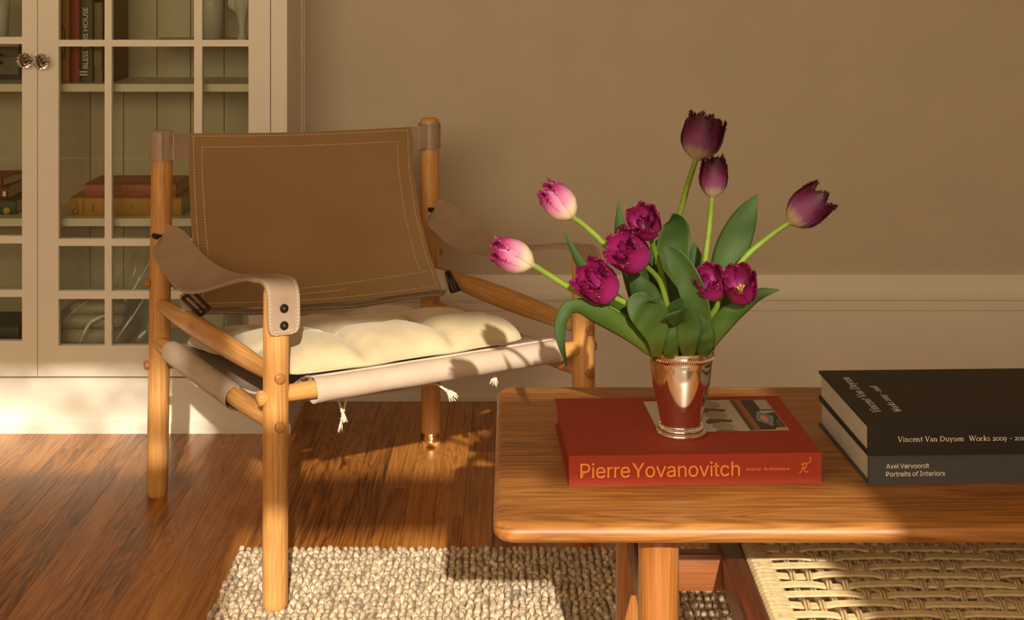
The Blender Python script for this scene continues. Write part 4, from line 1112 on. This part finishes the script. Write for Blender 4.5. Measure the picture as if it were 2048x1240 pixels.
leaf(t5, [(1318, 716, 2.065), (1270, 672, 2.04), (1205, 632, 2.02), (1160, 612, 2.01), (1131, 622, 2.0), (1120, 665, 1.995), (1133, 732, 1.99)], [10, 18, 22, 15, 13, 11, 1], .4, [0, .2, .3, .2, .1, .2, .5])
leaf(t3, [(1330, 716, 2.10), (1270, 650, 2.10), (1215, 590, 2.09), (1165, 535, 2.085), (1129, 463, 2.08)], [10, 20, 16, 11, 1], .5, [0, .2, .4, .3, .3])
leaf(t6, [(1335, 716, 2.11), (1290, 620, 2.125), (1258, 530, 2.12), (1242, 470, 2.12), (1237, 403, 2.12)], [10, 24, 20, 14, 1], .5, [0, .2, .3, .2, .1])
leaf(t10, [(1398, 712, 2.07), (1436, 655, 2.06), (1480, 615, 2.05), (1520, 588, 2.045), (1559, 580, 2.04)], [14, 22, 18, 11, 1], .45, [.0, -.2, -.3, -.2, .3])
leaf(t7, [(1340, 716, 2.08), (1318, 650, 2.075), (1288, 590, 2.07), (1262, 545, 2.07)], [12, 28, 28, 8], .4, [0, .2, .2, .1])
leaf(t9, [(1358, 716, 2.07), (1352, 672, 2.045), (1352, 625, 2.03), (1366, 596, 2.02)], [12, 24, 22, 3], .4, 0, side=-1)
leaf(t2, [(1345, 716, 2.05), (1338, 688, 2.035), (1334, 655, 2.028), (1322, 630, 2.03)], [14, 20, 16, 2], .5, [0, .2, .2, .2])
leaf(t9, [(1398, 714, 2.06), (1404, 690, 2.043), (1406, 660, 2.035), (1396, 628, 2.035)], [15, 24, 20, 2], .4, [0, 0, 0, .2])
leaf(t9, [(1376, 714, 2.05), (1376, 680, 2.03), (1374, 640, 2.022), (1350, 634, 2.0), (1330, 634, 1.99)], [12, 22, 26, 22, 3], .2, [0, 0, .3, .9, 1.0])
leaf(t6, [(1365, 716, 2.13), (1320, 600, 2.14), (1308, 530, 2.14), (1316, 480, 2.14)], [10, 26, 24, 3], .4)

# ================================================================== THINGS INSIDE THE CABINET
def standing(name, label, x0, x1, ztop, zb, yf, depth, mat, group='books standing on the upper cabinet shelf'):
    xa = cx_(x0, yf); xb = cx_(x1, yf); t = thing(name, label, 'book', ((xa + xb) / 2, yf + depth / 2, zb), group)
    w_ = (xb - xa) / 2; cxm = (xa + xb) / 2
    pts = []
    sp = MB()                                                            # rounded spine
    nn = 9
    prof_ = [(cxm - w_ * math.cos(PI * i / (nn - 1)), yf + .004 - .004 * math.sin(PI * i / (nn - 1))) for i in range(nn)]
    poly = prof_ + [(xb, yf + .009), (xa, yf + .009)]
    sp.prism(poly, zb, ztop); sp.build('spine', mat, t, smooth=True, angle=40)
    for s in (xa, xb - .002): MB().box(s, s + .002, yf + .004, yf + depth, zb, ztop).build('cover_board', mat, t, smooth=False)
    MB().box(xa + .002, xb - .002, yf + .008, yf + depth - .003, zb + .003, ztop - .003).build('page_block', M['pages'], t, smooth=False)
    return t, xa, xb
K = lambda nm, c, r=.5: M.setdefault(nm, plain(nm, srgb(*c), r, .08, 60))
zb = ZS[0] + .0003; yf = 3.80
bO, xa, xb = standing('picture_book', 'ochre yellow book with red picture frame on its spine, inside the cabinet', 117, 138, zb + .23, zb, yf, .15, K('ochre_cover', (178, 118, 40)))
fr_ = MB(); 
for (p, q) in (((.15, .105), (.15, .17)), ((.15, .17), (.62, .17)), ((.62, .17), (.62, .105)), ((.62, .105), (.15, .105))):
    pass
loop = [(xa + (xb - xa) * a, yf - .0012, zb + z) for a, z in ((.12, .058), (.40, .054), (.58, .064), (.62, .095), (.60, .125), (.40, .142), (.12, .138))]
fr_.tube(loop, .0011, 6); fr_.build('spine_frame', M['ink_black'], bO)
MB().sphere((xa + (xb - xa) * .34, yf - .0006, zb + .068), .005, 10, 6, (1, .3, .9)).build('spine_emblem', K('emblem_red', (150, 40, 24)), bO)
letters(text_mesh('OCEAN'), (xa + (xb - xa) * .80, yf - .0014, zb + .150), (0, 0, 1), (-1, 0, 0), .05, 'spine_lettering', 'ink_black', bO) if False else None
bR, *_ = standing('novel', 'deep red cloth book between ochre and green books', 140, 159.5, zb + .225, zb, yf + .004, .15, K('crimson_cover', (150, 30, 28)))
bG, xa, xb = standing('family_saga_book', 'dark green book with pale upright title letters', 160, 185.5, zb + .235, zb, yf + .002, .15, K('green_cover', (62, 74, 56)))
cm_ = (xa + xb) / 2
letters(text_mesh('II'), (cm_ + .004, yf - .0025, zb + .018), (0, 0, 1), (-1, 0, 0), .010, 'spine_lettering', 'ink_white', bG)
letters(text_mesh('BLESS THIS HOUSE', .95), (cm_ + .005, yf - .0025, zb + .035), (0, 0, 1), (-1, 0, 0), .153, 'spine_lettering', 'ink_white', bG, height=.0125)
bY, xa, xb = standing('grey_book', 'worn grey book with a faded spine label beside the green book', 187, 205.5, zb + .20, zb, yf + .006, .14, K('grey_cover', (118, 100, 80)))
MB().box(xa + .003, xb - .003, yf + .0012, yf + .003, zb + .042, zb + .078).build('spine_label', K('aged_label', (138, 118, 92)), bY, smooth=False)
for k, (tx, ww) in enumerate((('NEW', .010), ('YORK', .012), ('1928', .010))):
    letters(text_mesh('= = =' if k == 9 else '---'), (xa + .006, yf + .0005, zb + .048 + .009 * k), (1, 0, 0), (0, 0, 1), ww, 'spine_print', 'ink_black', bY)
standing('brown_book', 'tall dark brown book ending the upper row of books', 207, 223, zb + .25, zb, yf + .0, .165, K('brown_cover', (96, 64, 34)))
# lying books on the middle shelf
def lying(name, label, x0, x1, yf, zb, h, depth, mat, group, skew=0.0):
    xa = cx_(x0, yf); xb = cx_(x1, yf); t = thing(name, label, 'book', ((xa + xb) / 2, yf + depth / 2, zb), group)
    nn = 9; prof_ = [(yf + .005 - .005 * math.sin(PI * i / (nn - 1)), zb + h / 2 - h / 2 * math.cos(PI * i / (nn - 1))) for i in range(nn)] + [(yf + .010, zb + h), (yf + .010, zb)]
    m_ = len(prof_)
    def rot(p): return (p[0] + skew * (p[1] - yf), p[1], p[2])
    sp = MB().add([rot((xa, y, z)) for y, z in prof_] + [rot((xb, y, z)) for y, z in prof_], [tuple(range(m_)), tuple(range(2 * m_ - 1, m_ - 1, -1))] + [(i, m_ + i, m_ + (i + 1) % m_, (i + 1) % m_) for i in range(m_)])
    sp.build('spine', mat, t, smooth=True, angle=40)
    def bx(a, b, c, d, e, f, nm, mt):
        vs = [rot((x, y, z)) for z in (e, f) for y in (c, d) for x in (a, b)]
        MB().add(vs, [(0, 2, 3, 1), (4, 5, 7, 6), (0, 1, 5, 4), (2, 6, 7, 3), (0, 4, 6, 2), (1, 3, 7, 5)]).build(nm, mt, t, smooth=False)
    bx(xa, xb, yf + .005, yf + depth, zb, zb + .0025, 'cover_board', mat); bx(xa, xb, yf + .005, yf + depth, zb + h - .0025, zb + h, 'cover_board', mat)
    bx(xa + .003, xb - .003, yf + .009, yf + depth - .003, zb + .0025, zb + h - .0025, 'page_block', M['pages'])
    return t, xa, xb
g2 = 'books lying on the middle cabinet shelf'
zb = ZS[1] + .0003; yf = 3.785
hY = .0465
bY2, xa, xb = lying('opera_book', 'thick mustard yellow book lying under the pink book', 139, 363, yf, zb, hY, .165, K('mustard_cover', (172, 128, 46)), g2)
letters(text_mesh('O'), (xa + .024, yf - .0012, zb + .005), (0, 0, 1), (-1, 0, 0), .0145, 'spine_lettering', 'ink_black', bY2, height=.017)
letters(text_mesh('pera in'), (xa + .021, yf - .0012, zb + .021), (0, 0, 1), (-1, 0, 0), .021, 'spine_lettering', 'ink_black', bY2)
letters(text_mesh('America'), (xa + .037, yf - .0012, zb + .008), (0, 0, 1), (-1, 0, 0), .029, 'spine_lettering', 'ink_black', bY2)
letters(text_mesh('Dizikes'), (xa + .062, yf - .0012, zb + .012), (0, 0, 1), (-1, 0, 0), .022, 'spine_lettering', 'ink_black', bY2)
letters(text_mesh('Yale'), (xa + .157, yf - .0012, zb + .015), (0, 0, 1), (-1, 0, 0), .013, 'spine_lettering', 'ink_black', bY2)
bP, xa, xb = lying('pink_book', 'faded pink cloth book lying on the mustard book', 169, 352, yf - .004, zb + hY + .0003, .034, .155, K('pink_cover', (158, 84, 70)), g2)
for k, yy in enumerate((.108, .116, .124)):
    letters(text_mesh(('OPERA', 'HOUSE', 'NIGHTS')[k]) if False else text_mesh('-----'), (xa + yy, yf - .0052, zb + hY + .006), (0, 0, 1), (-1, 0, 0), .020, 'spine_print', 'ink_black', bP)
bA, xa, xb = lying('green_book', 'green book with a pale round emblem lying under the maroon book', -150, 31, yf + .02, zb, .036, .15, K('teal_cover', (28, 70, 46)), g2)
MB().tube([(cx_(13, yf + .02), yf + .0205, cz_(422, 3.8)), (cx_(13, yf + .02), yf + .0185, cz_(422, 3.8))], .0085, 20).build('emblem', K('pale_gold', (190, 170, 90)), bA)
bB, xa, xb = lying('maroon_book', 'maroon book lying between the green and the brick red book', -140, 14, yf + .025, zb + .0365, .034, .15, K('maroon_cover', (92, 42, 28)), g2)
MB().box(cx_(-1, yf), cx_(5, yf), yf + .0235, yf + .027, zb + .046, zb + .058).build('spine_mark', M['ink_white'], bB, smooth=False)
lying('red_book', 'brick red book lying on top of the maroon book', -150, 3, yf + .015, zb + .0708, .024, .13, K('brick_cover', (140, 56, 40)), g2, .15)
# framed print and glassware on the upper shelf, left bay
fpt = thing('framed_print', 'small dark framed pale print standing on the upper cabinet shelf', 'picture', (cx_(-20, 3.9), 3.9, ZS[0]))
xa, xb = cx_(-120, 3.90), cx_(40, 3.90); zb = ZS[0] + .0003
MB().box(xa, xb, 3.90, 3.912, zb, zb + .012).build('frame', K('dark_frame', (44, 38, 30)), fpt, smooth=False)
MB().box(xa, xa + .01, 3.90, 3.912, zb + .012, zb + .085).build('frame', K('dark_frame', (44, 38, 30)), fpt, smooth=False)
MB().box(xb - .005, xb, 3.90, 3.912, zb + .012, zb + .085).build('frame', K('dark_frame', (44, 38, 30)), fpt, smooth=False)
MB().box(xa, xb, 3.90, 3.912, zb + .085, zb + .09).build('frame', K('dark_frame', (44, 38, 30)), fpt, smooth=False)
pp = MB().box(xa + .01, xb - .005, 3.905, 3.911, zb + .012, zb + .085).build('print', K('pale_print', (120, 118, 100)), fpt, smooth=False)
zz = zb
for k, (dx, dz) in enumerate(((2, .062), (2, .042))):
    MB().sphere((cx_(dx, 3.9), 3.904, zb + dz), .005, 10, 6, (1, .25, 1)).build('print_spot', M['ink_black'], pp)
MB().box(cx_(2, 3.9), cx_(32, 3.9), 3.9035, 3.9052, zb + .058, zb + .061).build('print_line', K('dark_frame', (44, 38, 30)), pp, smooth=False)
def glassware(name, label, x, Y, zb, prof, mat='frost'):
    t = MB().lathe([(r, z) for r, z in prof], (cx_(x, Y), Y, zb), 20); 
    o = t.build(name, M[mat], None, base=(cx_(x, Y), Y, zb)); tag(o, label, 'glassware', 'glassware inside the cabinet'); return o
# upper glass shelf carries the pieces cut by the top of the frame
zg = cz_(80, 3.84)
for xa, xb in ((XL + .02, cx_(58, 3.84)), (cx_(300, 3.84), XR - .02)): MB().box(xa, xb, 3.76, YB, zg - .012, zg).build('half_shelf', M['cabin'], cab, smooth=False)
fg = thing('glass_figurine', 'whitish glass figurine standing beside a tall glass in the cabinet', 'figurine', (cx_(484, 3.86), 3.86, zg + .0005))
g = MB()
g.lathe([(0, 0), (.012, .0), (.0125, .004), (.0085, .008), (.0075, .03), (.012, .055), (.021, .085), (.023, .10), (.017, .115), (.024, .135), (.026, .16), (.018, .185), (0, .19)], (cx_(484, 3.86), 3.86, zg + .0005), 9)
g.build('body', M['frost'], fg, smooth=False)
MB().sphere((cx_(466, 3.86), 3.858, cz_(5, 3.86)), .016, 8, 6, (.9, .6, 1.2)).build('head', M['frost'], fg, smooth=False)
MB().sphere((cx_(474, 3.86), 3.858, cz_(14, 3.86)), .014, 8, 6, (1.2, .6, .8)).build('neck', M['frost'], fg, smooth=False)
glassware('tumbler', 'short flared glass tumbler on a high cabinet shelf above the framed print', 0, 3.86, zg + .0005, [(0, 0), (.020, 0), (.022, .05), (.026, .11), (.024, .11), (.020, .01), (0, .008)])
glassware('drinking_glass', 'tall straight drinking glass beside the glass figurine in the cabinet', 425, 3.89, zg + .0005, [(0, 0), (.026, 0), (.030, .16), (.028, .16), (.024, .01), (0, .008)])
# folded linens in plastic film behind the lower panes
ln_ = thing('linen_stack', 'grey folded linens wrapped in clear plastic on the cabinet floor', 'linen', (cx_(190, 3.86), 3.86, .19))
for k, (x0, x1, z0, z1) in enumerate(((112, 265, .1905, .232), (116, 258, .232, .268), (150, 262, .268, .298))):
    mb = MB(); mb.bbox(((cx_(x0, 3.85) + cx_(x1, 3.85)) / 2, 3.872, (z0 + z1) / 2), ((cx_(x1, 3.85) - cx_(x0, 3.85)) / 2, 0, 0), (0, .085, 0), (0, 0, (z1 - z0) / 2), .018, 4)
    mb.build('folded_cloth', K('grey_linen', (172, 164, 146)), ln_)
M['film'] = thin_glass('plastic_film', (.93, .93, .90), 1.6, .10)
rd = random.Random(3); rows = []
for i in range(22):
    t = i / 21; r_ = []
    for j in range(26):
        q = j / 25
        x = lerp(118, 330, q) + 30 * t; z = lerp(.193, .19 + .30 * smooth(.15 + q), t)
        y = 3.775 + .07 * t + .014 * mnoise.noise(Vector((q * 7, t * 4, 0))) + .02 * abs(math.sin((q * 2.2 - t * 1.4) * 3.0)) * (1 - t)
        r_.append((cx_(x, 3.8), y, z))
    rows.append(r_)
MB().grid(rows).build('plastic_film', M['film'], ln_)
m, nt, b = nmat('film_glint'); setp(b, rough=.12); b.inputs['Base Color'].default_value = (.98, .97, .93, 1); M['crease_glint'] = m  # near-white tubes painted in for the bright glints along the film's creases
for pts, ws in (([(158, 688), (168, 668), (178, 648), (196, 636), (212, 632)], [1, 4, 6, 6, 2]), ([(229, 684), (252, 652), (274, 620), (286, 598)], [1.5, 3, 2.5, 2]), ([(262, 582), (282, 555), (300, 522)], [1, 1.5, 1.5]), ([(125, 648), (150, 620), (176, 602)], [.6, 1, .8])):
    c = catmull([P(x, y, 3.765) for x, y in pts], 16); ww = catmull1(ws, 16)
    MB().tube([p + Vector((0, .006 * math.sin(i), 0)) for i, p in enumerate(c)], [w_ * 3.77 / F * .6 for w_ in ww], 6, up=(0, 1, 0), flat=1.0).build('film_glint', M['crease_glint'], ln_)
bx = thing('black_box', 'low black lidded box on the cabinet floor', 'box', (cx_(0, 3.85), 3.85, .19))
MB().bbox((cx_(-30, 3.85), 3.85, .19 + .026), (.11, 0, 0), (0, .07, 0), (0, 0, .0255), .004).build('box_body', K('soft_black', (34, 30, 27)), bx, angle=40)
MB().bbox((cx_(-30, 3.85), 3.85, .19 + .0535), (.112, 0, 0), (0, .072, 0), (0, 0, .003), .001).build('box_lid', K('soft_black', (34, 30, 27)), bx, angle=40)
